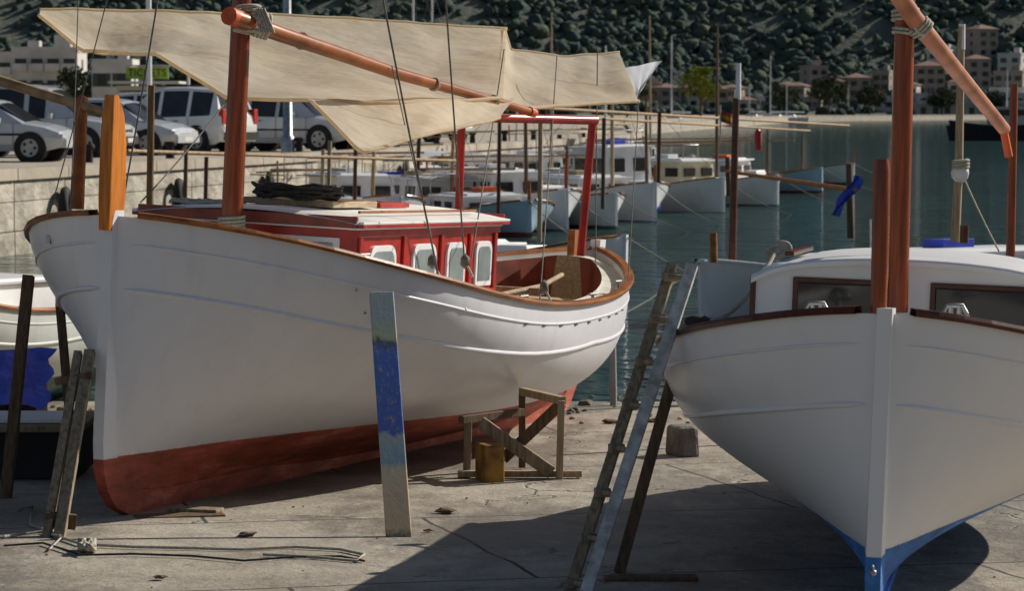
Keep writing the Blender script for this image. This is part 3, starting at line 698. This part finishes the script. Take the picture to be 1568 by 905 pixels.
# ---------------------------------------------------------------- boat at left on slip + moored boats
BK=Boat("green_white_boat",(-5.75,20.6,slip(20.6)-.1),20,1.5,1,6.5,1.15,.85,hull_grn,varn,simple=False)
mb=MB()
p=sight(125,155,19.5); mb.tube([p,sight(118,320,19.5)],[.045,.05],yardw,9); mb.ball(p,.05,yardw,sub=1)
mb.tube([sight(-60,105,20),sight(160,172,19.4)],[.04,.032],bamboo,8)
mb.tube([sight(232,130,23),sight(229,330,23)],.028,darkw,8)
mb.build("awning_poles",BK.root,world=True)
mb=MB(); mb.box((0,3,.98),(1.2,1.8,.4),white); mb.box((0,3,1.2),(1.3,1.95,.05),white); mb.build("cabin",BK.root,bevel=.02)
rr=random.Random(21)
def moored(px,Y,th,L,Bm,Hs,hm,cab,mast,spar,rail=varn,name="moored_boat",mm=None,cabm=None,post=False):
    b=Boat(name,(hx(px,Y),Y,-.42*Hs/.75),th,0,rr.uniform(-2,2),L,Bm,Hs,hm,rail,cock=(5.6,7.8),simple=True)
    k=b.k; mb=MB(); z=b.sh(3.5)-.05; cm=cabm or white
    if cab:
        y0,y1,cw_,h=cab; y0*=k;y1*=k; cw_*=Bm
        mb.box((0,(y0+y1)/2,z+h/2),(cw_*2,y1-y0,h),cm,taper=.94)
        mb.box((0,(y0+y1)/2,z+h+.02),(cw_*2+.1,y1-y0+.14,.05),white)
        mb.box((0,(y0+y1)/2,z+h+.06),(cw_*1.7,y1-y0-.2,.05),white,taper=.9)
        for q in (1,-1):
            n=max(2,int((y1-y0)/.6))
            for i in range(n):
                yy=y0+(y1-y0)*(i+.5)/n; mb.box((q*(cw_*.965+.006),yy,z+h*.62),(.03,(y1-y0)/n*.6,h*.32),dglass)
        for q in (-.5,.5): mb.box((q*cw_,y0+.02,z+h*.62),(cw_*.6,.06,h*.3),dglass)
        mb.box((0,y0-.5*k,b.sh(2)+.08),(cw_*1.2,.5,.14),white,taper=.85)
        mb.box((rr.uniform(-.2,.2),(y0+y1)/2,z+h+.13),(.4,.5,.12),rr.choice([white,tan,bluec,white,orangep]))
        if rr.random()<.6: mb.tube([(-.3,y0+.3,z+h),(-.3,y0+.3,z+h+.45),(.3,y0+.3,z+h+.45),(.3,y0+.3,z+h)],.02,steel,5)
        if rr.random()<.45:
            yy0,yy1=y1+.1,y1+1.5; zz=z+h+.35; cmx=rr.choice([white,canvas,white])
            mb.grid([[(q*.75*Bm*.8,y,zz+.1*(1-q*q)) for q in (-1,-.5,0,.5,1)] for y in (yy0,(yy0+yy1)/2,yy1)],cmx,True)
            for q in (-.58*Bm,.58*Bm):
                for y in (yy0,yy1): mb.tube([(q,y,z),(q,y,zz)],.015,steel,5)
        mb.build("cabin",b.root,bevel=.012)
    mb=MB(); m_=mm or rr.choice([palew,darkw,mastw,bamboo])
    if mast:
        ym,hm_=mast; mb.tube([(0,ym*k,z-.1),(0,ym*k,z+hm_*.6),(0.02,ym*k,z+hm_)],[.05,.042,.025],m_,8)
        mb.tube(catenary((0,ym*k,z+hm_*.95),(0,.1,b.sh(0)),0,2),.006,wire,4); mb.tube(catenary((0,ym*k,z+hm_*.95),(0,8*k,b.sh(8)),0,2),.006,wire,4)
    if post: mb.tube([(0,-.0,b.sh(0)-.1),(0,-.02,b.sh(0)+.4)],[.04,.03],varn,7)
    if spar:
        h=spar
        mb.tube([(.05,1.2*k,z+h),(.0,8.6*k,z+h-.1)],[.025,.03],bamboo,7)
        for sn in (8.2,):
            mb.tube([(.1,sn*k,z-.1),(.06,sn*k,z+h+.1)],.025,rr.choice([darkw,palew,orangew,redp]),7); mb.tube([(-.4,sn*k,z+h-.15),(.5,sn*k,z+h-.1)],.02,bamboo,6)
        for q in (-1,1): mb.tube([(q*.55,4.4*k,z+h-.16),(q*.5,8.3*k,z+h-.2)],.016,bamboo,6)
    mb.tube(catenary((0,0,b.sh(0)),(.6,-3.5,.3),.3,8),.012,rope,5)
    mb.build("mast_and_spars",b.root)
    mb=MB()
    for sn in (1.5,3.0,4.6):
        for q in (1,-1):
            if rr.random()<.6:
                p=b.pt(sn,.62,q); mb.ball(p+Vector((q*.09,0,0)),.08,rr.choice([white,bluec,black,orangep]),(.8,.8,1.6),sub=2)
    for j in range(5): mb.box((rr.uniform(-.4,.4),rr.uniform(5.4,7.6)*k,b.sh(6)-.02+rr.uniform(-.1,.1)),(rr.uniform(.2,.6),rr.uniform(.2,.5),rr.uniform(.1,.35)),rr.choice([tan,bluec,deckm,redd,ochre,white,black]),rz=rr.random())
    mb.build("fenders_and_gear",b.root,bevel=.01)
    return b
M0=moored
M0(1108,71,-36,7.5,1.3,.76,hull_mg,(4.2,5.9,.58,1.15),(3.4,2.5),0)
M0(1190,76,-44,7,1.15,.72,hull_mg,(3.4,6.2,.6,.75),(2.6,4.5),1.4,cabm=cream)
M0(1258,88,-58,6.5,1.05,.68,hull_ml,(3.5,5.2,.55,.6),(2.4,1.6),1.25)
M0(1306,98,-66,6.5,1.0,.64,hull_mg,None,(2.4,1.4),0,post=True)
M0(1003,65,-30,7,1.2,.78,hull_mb,(2.6,5.2,.58,.5),(2.2,3.4),0,post=True)
M0(942,61,-38,6.5,1.1,.66,hull_mg,(2.6,5.0,.58,.45),(2.2,1.4),1.2)
M0(868,60,-30,7,1.15,.76,hull_mb,(2.4,5.4,.58,.75),(2.0,3.0),0)
M0(812,57,-22,6.2,1.1,.64,hull_ml,(2.6,5.2,.6,.4),None,1.0,post=True)
M0(742,60,-28,6.5,1.15,.76,hull_mg,(2.4,5.4,.62,.6),(2.1,2.3),0)
M0(672,62,-26,6.5,1.15,.74,hull_mg,(2.6,5.4,.62,.55),None,1.2)
M0(610,58,-24,6,1.1,.70,hull_mb,(2.6,5.2,.6,.75),(2.1,1.6),0)
M0(540,55,-20,6,1.1,.68,hull_mg,(2.6,5.2,.6,.4),None,1.0)
M0(900,84,-35,7,1.25,.8,hull_mb,(2.6,5.2,.58,.7),(2.2,5.0),0,mm=palew)
M0(985,92,-40,7,1.25,.8,hull_mg,(2.6,5.2,.58,.7),(2.2,4.2),1.5,mm=white)
M0(1060,100,-45,7.5,1.3,.86,hull_mb,(2.6,5.2,.58,.9),(2.2,5.4),0,mm=palew)
M0(780,80,-30,7,1.25,.8,hull_mg,(2.6,5.2,.58,.7),None,1.5)
M0(830,100,-30,7,1.25,.8,hull_mb,(2.6,5.2,.58,.8),(2.2,4.2),0,mm=white)
M0(700,78,-30,6,1.2,.75,hull_mb,(2.6,5.2,.58,.5),None,1.2)
M0(955,37,-62,6,1.1,.78,hull_mb,(2.6,4.6,.55,.3),None,0)
BJ=M0(1078,33.5,58,7,1.2,.66,hull_mb,(3.0,6.4,.62,.38),None,0,rail=white)
mb=MB(); mb.tube([sight(1127,150,34.5),sight(1121,405,34.5)],[.04,.05],varnd,9); mb.tube([sight(1131,96,34.5),sight(1130,152,34.5)],[.028,.036],white,8)
mb.tube([sight(1472,40,26),sight(1468,250,26),sight(1462,370,26)],[.032,.04,.045],palew,9); mb.tube([sight(1473,36,26),sight(1472,75,26)],[.03,.035],white,8)
mb.ball(sight(1471,265,25.9),.085,white,(1,1,1),jit=.1); wrap(mb,sight(1471,252,25.9),(0,0,1),.07,.015,3,rope)
mb.tube([sight(1553,128,22),sight(1547,400,22)],[.03,.036],mastw,8)
mb.tube(catenary(sight(1474,268,26),sight(1530,385,26),.02,5),.008,rope,4)
mb.tube([sight(1092,356,33),sight(1093,402,33)],[.045,.045],varn,8); mb.tube([sight(1477,345,25),sight(1476,372,25)],.04,varnd,8)
mb.build("mast_and_poles",BJ.root,world=True)
mb=MB()
BQ=Boat("moored_boat",(hx(1240,24),27,-.35),62,0,0,7,1.2,.82,hull_mg,varn,simple=True)
mb.box((0,3.6,1.04),(1.3,2.4,.4),white,taper=.95); mb.box((0,3.6,1.26),(1.42,2.55,.06),white); mb.box((.0,2.9,1.32),(.6,.5,.08),white)
for i in range(4): mb.box((.645,2.7+i*.6,1.08),(.03,.36,.16),dglass)
mb.build("cabin",BQ.root,bevel=.03)
mb=MB(); 
for y in (2.6,4.6): 
    for q in (-.5,.5): mb.tube([(q,y,1.28),(q,y,1.38)],.02,steel,6)
mb.build("roof_rail",BQ.root)
mb=MB(); mb.tube([sight(1112,262,50),sight(1310,291,46)],[.03,.04],orangew,8); mb.tube([sight(1300,250,46.2),sight(1303,365,46.2)],[.05,.06],darkw,8); mb.tube([sight(1114,240,50),sight(1116,300,50)],[.04,.05],darkw,8)
mb.build("spar_with_poles")
mb=MB(); rows=[]
for i in range(9):
    v=i/8; rows.append([sight(1308-36*v+j*(3-1.2*v)*.9+4*math.sin(j+i),268+58*v+j*1.0,46-.06*math.sin(j*1.7+i)) for j in range(7)])
mb.grid(rows,bluec,True); mb.build("blue_cloth")
mb=MB(); rows=[[sight(1104+j*4,168+i*6+j*1.5,60+.08*math.sin(j*1.5)) for j in range(6)] for i in range(4)]
yel=MT("flag_yellow",(.6,.4,.02),rough=.8)
mb.grid(rows,lambda i,j:yel if i==1 else redp,True); mb.tube([sight(1103,160,60),sight(1103,215,60)],.02,steel,6); mb.build("spanish_flag")
mb=MB(); mb.tube([sight(1160,198,74),sight(1161,203,74),sight(1161,230,74)],[.05,.1,.1],redp,10); mb.tube([sight(1160,193,74),sight(1160,198,74)],.03,black,6); mb.build("fire_extinguisher")
def yacht(px,Y,h,L):
    M=Matrix.Translation((hx(px,Y),Y,0))@Matrix.Rotation(rad(70),4,'Z'); r=empty("sailboat",M); mb=MB()
    rows=[]
    for i in range(9):
        u=i/8; ww=L*.15*math.sin(math.pi*min(1,.12+u*.8))**.7 if u<1 else .05
        rows.append([(-ww,(u-.5)*L,1.1+.2*u),(-ww*.8,(u-.5)*L,-.1),(ww*.8,(u-.5)*L,-.1),(ww,(u-.5)*L,1.1+.2*u),(-ww,(u-.5)*L,1.1+.2*u)])
    mb.grid(rows,white,False); mb.box((0,0,1.5),(L*.18,L*.35,.6),white,taper=.8); mb.build("hull",r)
    mb=MB(); mb.tube([(0,.5,1),(0,.5,h)],[.14,.09],white,7); mb.tube([(0,.4,2.4),(0,-L*.4,2.3)],.15,white,7)
    for q in ((0,L*.5,1.3),(0,-L*.5,1.2),(L*.14,0,1.2),(-L*.14,0,1.2)): mb.tube([(0,.5,h*.98),q],.025,wire,4)
    mb.box((0,.5,h*.6),(L*.16,.06,.06),steel); mb.build("rig",r)
yacht(1182,640,15,12); yacht(1207,660,9,9); yacht(640,300,19,10); yacht(668,330,17,10);yacht(1032,480,15,7); yacht(1150,700,8,9)
mb=MB(); rows=[]
for i in range(8):
    u=i/7; ww=2.2*math.sin(math.pi*(.12+.76*u)); rows.append([(hx(1530,245)+(u-.5)*9,245-ww,1.3+.5*(u-.5)**2*4),(hx(1530,245)+(u-.5)*8.4,245-ww*.8,-.2),(hx(1530,245)+(u-.5)*8.4,245+ww*.8,-.2),(hx(1530,245)+(u-.5)*9,245+ww,1.3)])
mb.grid(rows,black,False); mb.box((hx(1545,245),245,2.1),(3,2.4,1.6),hw1,taper=.9); mb.box((hx(1545,245),243.78,2.4),(2.4,.06,.5),dglass); mb.tube([(hx(1540,245),245,2.8),(hx(1540,245),245,6)],.06,white,6)
mb.build("work_boat")
# ---------------------------------------------------------------- cars
tail=MT("tail_light",(.55,.02,.015),rough=.2); headl=glass("headlight",(.6,.6,.6),.1); chrome=MT("wheel_alloy",(.38,.38,.39),rough=.4,metal=.7)
def paint(name,c):
    m,nt,p=base(name); v=coords(nt); nt.links.new(ramp(nt,nz(nt,v,2,3),[(.3,tuple(x*.9 for x in c)),(.7,c)]),p.inputs['Base Color'])
    p.inputs['Metallic'].default_value=.15; p.inputs['Roughness'].default_value=.28; p.inputs['Coat Weight'].default_value=.6; return m
silver=paint("silver_paint",(.55,.57,.60)); wcar=paint("white_car_paint",(.80,.80,.80)); bluecar=paint("blue_grey_paint",(.20,.26,.34)); dk=paint("dark_car_paint",(.05,.055,.065))
def car(px,Y,rz,L,H,pm,suv=False,name="parked_car"):
    M=Matrix.Translation((px,Y,1.355))@Matrix.Rotation(rz,4,'Z'); r=empty(name,M); mb=MB(); k=L/4.2
    bz=1.0 if suv else .9
    S=[(-2.1,.72,.74,.74,.7),(-2.06,bz,bz+.02,.82,.68),(-1.98,bz+.03,bz+.12,.85,.66),(-1.80,bz+.03,H-.10,.86,.60),(-1.70,bz+.03,H-.05,.86,.60),(-1.05,bz,H-.01,.86,.62),(-.94,bz,H,.86,.62),(-.12,bz-.02,H,.86,.62),(-.01,bz-.02,H-.01,.86,.62),(.38,bz-.04,H-.08,.86,.60),(.48,bz-.04,H-.13,.86,.60),(1.15,bz-.05,bz+.01,.85,.70),(1.65,bz-.13,bz-.08,.83,.66),(1.98,bz-.24,bz-.2,.76,.6),(2.1,.55,.57,.68,.55)]
    rows=[]
    for x,b_,t,hw_,rw in S:
        x*=k; zb_=.24 if abs(x)<1.9*k else .32
        half=[(hw_*.92,zb_),(hw_,zb_+.16),(hw_+.015,(zb_+b_)/2+.05),(hw_*.985,b_),(rw+.035,t-.10),(rw+.0,t-.03),(rw*.8,t),(0,t+.025)] if t-b_>.2 else [(hw_*.92,zb_),(hw_,zb_+.16),(hw_+.015,(zb_+b_)/2+.05),(hw_*.985,b_),(rw+.02,t-.012),(rw+.0,t-.008),(rw*.8,t),(0,t+.025)]
        row=[(x,-y,z) for y,z in half]+[(x,y,z) for y,z in half[-2::-1]]
        rows.append(row)
    def fm(i,j):
        gl=False
        if j in (3,10) and i in (4,6,8): gl=True
        if i in (2,) and j in (4,5,6,7,8,9): gl=True
        if i==10 and j in (4,5,6,7,8,9): gl=True
        return dglass if gl else pm
    mb.grid(rows,fm,False,flip=False)
    n=len(rows[0]); mb.add(rows[0],[tuple(range(n))],pm); mb.add(rows[-1],[tuple(range(n))[::-1]],pm)
    mb.box((-2.12*k,0,.47),(.12,1.5,.22),pm if not suv else black); mb.box((2.06*k,0,.42),(.16,1.35,.2),pm if not suv else black)
    for q in (1,-1):
        mb.box((-2.03*k,q*.73,bz),(.16,.17,.40 if suv else .26),tail); mb.box((1.98*k,q*.58,bz-.34),(.16,.3,.14),headl)
        mb.box((.55*k,q*.95,bz+.03),(.1,.18,.13),pm); mb.box((0,q*.885,.62),(2.6*k,.02,.05),black)
        for x in (-.62,.36): mb.box((x*k,q*.885,bz-.12),(.16,.02,.025),black)
        for x in (-1.02,-.08,.9): mb.box((x*k,q*.884,(bz+.35)/2+.02),(.012,.012,bz-.42),black)
        if suv: mb.tube([(-1.6*k,q*.55,H+.04),(.2*k,q*.55,H+.04)],.025,black,6)
    mb.box((-2.11*k,0,.74),(.03,.5,.12),hw1); mb.box((2.13*k,0,.42),(.03,.5,.11),hw1); mb.box((2.03*k,0,bz-.36),(.12,.7,.1),black)
    mb.build("body",r,bevel=.025)
    mb=MB(); wr=.36 if suv else .32
    for x in (-1.28*k,1.3*k):
        for q in (1,-1):
            mb.tube([(x,q*.60,wr),(x,q*.872,wr)],wr*1.16,black,22)
            mb.tube([(x,q*.80,wr),(x,q*.885,wr)],wr,black,22); mb.tube([(x,q*.82,wr),(x,q*.893,wr)],wr*.64,chrome,18)
            for a in range(5):
                t=a*2*math.pi/5; mb.box((x+math.cos(t)*wr*.42,q*.896,wr+math.sin(t)*wr*.42),(wr*.2,.02,wr*.2),black)
    mb.build("wheels",r,bevel=.012)
car(-12.0,66,rad(-8),4.0,1.45,silver); car(-11.9,72.5,rad(-10),4.7,1.80,silver,True); car(-10.4,76,rad(-18),4.0,1.48,silver)
car(-9.3,79.5,rad(150),4.4,1.80,wcar,True); car(-7.6,89,rad(-30),4.1,1.5,dk); car(-6.3,83,rad(-26),4.3,1.75,silver,True); car(-14.5,90,rad(-12),4.4,1.8,bluecar,True); car(-12.5,95,rad(160),4.2,1.5,wcar); car(-3.5,108,rad(-40),4.2,1.5,wcar)
car(-16.5,84,rad(-12),4.9,2.0,wcar,True,"parked_van"); car(-10.8,92,rad(-20),4.3,1.75,wcar,True); car(-8.6,98,rad(150),4.2,1.5,silver); car(-17,74,rad(-8),4.3,1.5,dk)
mb=MB(); mb.tube([(0,0,0),(0,0,.5),(0,0,.55),(0,0,7.5)],[.17,.17,.12,.08],steel,12); mb.tube([(0,0,7.4),(.5,-.1,7.9),(1.3,-.2,8)],.05,steel,8); mb.box((1.5,-.2,7.98),(.7,.25,.12),steel)
for i,q in enumerate(mb.v): mb.v[i]=q+Vector((hx(441,71),71,1.36))
mb.build("street_lamp")
mb=MB(); mb.tube([(hx(230,75),75,1.36),(hx(230,75),75,5.6)],.07,white,8); mb.tube([(hx(290,80),80,1.36),(hx(290,80),80,3.6)],.04,white,8); mb.build("flag_pole")
signy=MT("sign_green",(.42,.55,.05),rough=.5)
r=empty("ticket_kiosk",Matrix.Translation((hx(233,120),120,1.36))); mb=MB(); mb.box((0,0,1.1),(2.6,2.2,2.2),hw1); mb.box((0,-1.12,1.4),(1.8,.04,.9),dglass); mb.box((0,-1.2,2.32),(2.9,2.6,.1),hw1); mb.build("booth",r,bevel=.02)
mb=MB(); mb.box((0,-1.3,2.72),(1.75,.08,.5),signy); mb.box((0,-1.3,3.02),(1.9,.12,.06),hw1); mb.build("signboard",r)
tx=bpy.data.curves.new("sign_text",'FONT'); tx.body="TICKETS"; tx.size=.42; tx.align_x='CENTER'; tx.align_y='CENTER'; tx.extrude=.005; to=bpy.data.objects.new("sign_text",tx); scene.collection.objects.link(to); to.parent=r; to.location=(0,-1.352,2.72); to.rotation_euler=(math.pi/2,0,0); tx.materials.append(black)
mb=MB()
for i in range(14):
    Y=46+i*5; X=-8.9+.2*(Y-50)-.55; mb.tube([(X,Y,1.5),(X,Y,1.75),(X,Y,1.78),(X,Y,1.86)],[.1,.08,.14,.12],black,10)
mb.build("quay_bollards")
mb=MB()
for i in range(9):
    Y=52+i*6.5; X=-8.9+.2*(Y-50)+.42; mb.tube([(X,Y+math.cos(t)*.26,.8+math.sin(t)*.26) for t in [k*math.pi/8 for k in range(16)]],.09,black,7,closed=True)
mb.build("tyre_fenders")
mb=MB(); mb.tube([sight(195,231,47),sight(700,246,58)],[.035,.03],bamboo,7)
for px,d,y0_,y1_ in ((285,45,230,330),(316,46,240,330),(350,48,235,320),(505,55,215,300),(545,56,190,310),(765,56,185,330),(828,30,178,370),(1010,60,170,280),(925,52,180,320),(495,57,228,290),(642,58,200,260)):
    mb.tube([sight(px,y0_,d),sight(px-2,y1_,d)],.026*d/45+.008,R.choice([varnd,darkw,palew]),7)
mb.tube([sight(830,165,57),sight(1300,192,80)],.035,bamboo,6); mb.tube([sight(900,180,57),sight(1240,200,80)],.03,bamboo,6); mb.tube([sight(620,182,56),sight(960,190,70)],.03,bamboo,6)
mb.build("mooring_poles")
# ---------------------------------------------------------------- foreground props
mb=MB()
b0=sight(612,842,14.95); t0=sight(584,450,16.0)
mb.beam(b0,t0,.135,.045,plankm,side=(1,.1,0)); mb.build("painted_plank_prop",bevel=.005)
mb=MB(); a0=sight(868,920,12.75); a1=sight(1030,404,13.55); c1_=sight(1060,406,13.15); c0_=sight(892,925,12.45)
mb.beam(a0,a1,.05,.035,grayw,side=(1,0,.3)); mb.beam(c0_,c1_,.055,.03,alum,side=(1,0,.3))
for i in range(8):
    t=.05+i*.13; p,q=a0.lerp(a1,t),c0_.lerp(c1_,t); mb.tube([p,q],.013,grayw,8); mb.box(p.lerp(q,.1),(.07,.05,.04),grayw,rz=.2)
mb.build("leaning_ladder",bevel=.003)
mb=MB(); p0=sight(948,878,13.55); p1=sight(1036,556,13.75); mb.beam(p0,p1,.055,.05,darkw); mb.build("timber_prop",bevel=.004)
mb=MB(); mb.beam(sight(925,895,13.3),sight(1068,893,13.3),.10,.07,darkw,side=(0,1,0)); mb.build("timber_sleeper",bevel=.006)
mb=MB(); mb.beam(sight(68,842,14.95),sight(120,540,15.7),.045,.05,grayw); mb.beam(sight(88,842,14.93),sight(138,538,15.72),.06,.05,grayw)
mb.beam(sight(85,585,15.6),sight(142,575,15.6),.05,.04,darkw,side=(0,1,0)); mb.beam(sight(68,795,15.05),sight(116,800,15.1),.05,.08,darkw,side=(0,1,0)); mb.build("timber_trestle",bevel=.004)
mb=MB(); mb.beam(sight(8,772,16.9),sight(44,422,17.2),.065,.07,darkw); mb.build("timber_prop",bevel=.004)
mb=MB(); mb.beam(sight(112,700,17.4),sight(92,470,17.6),.05,.06,darkw); mb.build("timber_prop",bevel=.004)
mb=MB(); mb.tube([sight(940,640,24.2),sight(936,430,24.2)],.03,MT("blue_grey_post",(.22,.3,.36),(.3,.2,.15),rough=.7),8); mb.build("mooring_post")
mb=MB(); Yb=18.4; mb.box((-3.4,Yb,slip(Yb)+.16),(1.3,.8,.30),black); mb.box((-3.4,Yb,slip(Yb)+.335),(1.4,.9,.045),grayw); mb.box((-3.25,Yb-.1,slip(Yb)+.375),(.9,.5,.03),white)
mb.build("storage_crate",bevel=.008)
mb=MB(); rows=[]
for i in range(13):
    v=i/12; rows.append([Vector((-4.15+.055*j*2+.03*math.sin(i*1.3+j),20.4-.35*v+.05*math.sin(j*1.1),slip(20)+.68-.40*v*(1+.1*math.sin(j*.8))+.04*noise.noise(Vector((i*.5,j*.5,2))))) for j in range(9)])
mb.grid(rows,bluec,True); mb.build("blue_tarpaulin")
mb=MB(); mb.box((-3.8,20.7,slip(20)+.28),(.8,.5,.5),darkw); mb.build("fish_crate",bevel=.01)
mb=MB(); Yt=18.0; g=slip(Yt); 
def tp(x,y,z): return Vector((hx(x,Yt)+0,Yt+y,g+z))
mb.beam(tp(857,0,0),tp(860,0,.50),.045,.05,palew); mb.beam(tp(714,.1,0),tp(716,.1,.36),.05,.05,grayw)
mb.beam(tp(735,.02,.36),tp(845,.02,.04),.05,.08,grayw,side=(0,1,0)); mb.beam(tp(770,.08,.12),tp(862,.08,.48),.04,.07,darkw,side=(0,1,0))
mb.beam(tp(705,.05,.37),tp(800,.45,.38),.05,.05,darkw,side=(0,1,0)); mb.beam(tp(862,.0,.5),tp(800,.6,.5),.05,.05,palew,side=(0,0,1)); mb.beam(tp(700,.05,.03),tp(892,.05,.03),.06,.04,palew,side=(0,1,0))
mb.beam(tp(800,.6,0),tp(800,.6,.48),.045,.05,darkw)
mb.build("wooden_trestle",bevel=.004)
mb=MB(); mb.box((hx(750,18),17.9,slip(18)+.12),(.13,.22,.24),ochre,rz=.3); mb.build("timber_block",bevel=.01)
mb=MB()
mb.box(sight(275,803,15.95)+Vector((0,0,.02)),(.5,.16,.07),darkw,rz=.25); mb.box(sight(300,798,16.1)+Vector((0,0,.03)),(.3,.12,.09),grayw,rz=-.3); mb.box(sight(212,812,15.6),(.14,.1,.06),palew,rz=.5); mb.box(wpt(BL,0,6.5,-.07),(.3,.3,.12),darkw); mb.box((hx(1345,12.4),12.5,slip(12.5)),(.5,.2,.05),darkw); mb.build("keel_blocks",bevel=.008)
mb=MB(); mb.box((hx(1046,19.6),19.6,slip(19.6)+.10),(.16,.30,.22),stone,rz=.3,taper=.9); mb.build("stone_block",bevel=.03)
mb=MB(); P=[(0,830),(60,822),(120,842),(200,846),(290,848),(370,850),(450,846),(520,850),(556,858),(545,868),(480,862),(400,858)]
def gp(x,y):
    v_=(y-170)/F; Y=(2.5-.667)/(v_-.027); return Vector((hx(x,Y),Y,slip(Y)+.014))
mb.tube([gp(x,y) for x,y in P],.008,rope,6); mb.tube([gp(x,y+14+4*math.sin(x*.02)) for x,y in P[:9]],.006,ropeD,6)
for k in range(5): mb.tube([gp(128+12*math.cos(t+k),850+5*math.sin(t*1.3))+Vector((0,0,.02+.02*math.sin(t*2))) for t in [i*.6 for i in range(9)]],.012,rope,5)
mb.tube([gp(20,790),gp(45,782),gp(40,810),gp(90,830),gp(70,850)],.006,rope,5)
mb.build("ground_rope")
mb=MB(); rr=random.Random(4)
for i in range(600):
    Y=rr.uniform(22.3,25.4) ; X=rr.uniform(-6,12)
    if rr.random()<.12: Y=rr.uniform(12,21); X=rr.uniform(-3,4); sz=rr.uniform(.004,.010)
    else: sz=rr.uniform(.012,.04) if rr.random()<.9 else rr.uniform(.04,.08)
    mb.ball((X,Y,slip(Y)+sz*.3),sz,stone if rr.random()<.75 else palew,(1,rr.uniform(.7,1.3),.6),jit=.3,sub=1,smooth=False,seed=i)
mb.build("shore_pebbles",keep=True)
mb=MB()
for x,y,s_ in ((375,826,.035),(682,789,.04),(655,820,.02),(240,893,.025),(1000,648,.05),(935,650,.05)):
    mb.ball(gp(x,y),s_,darkw,(1.3,1,.35),jit=.45,sub=2,smooth=False,seed=int(x))
mb.build("wood_debris")
print("done",len(bpy.data.objects))
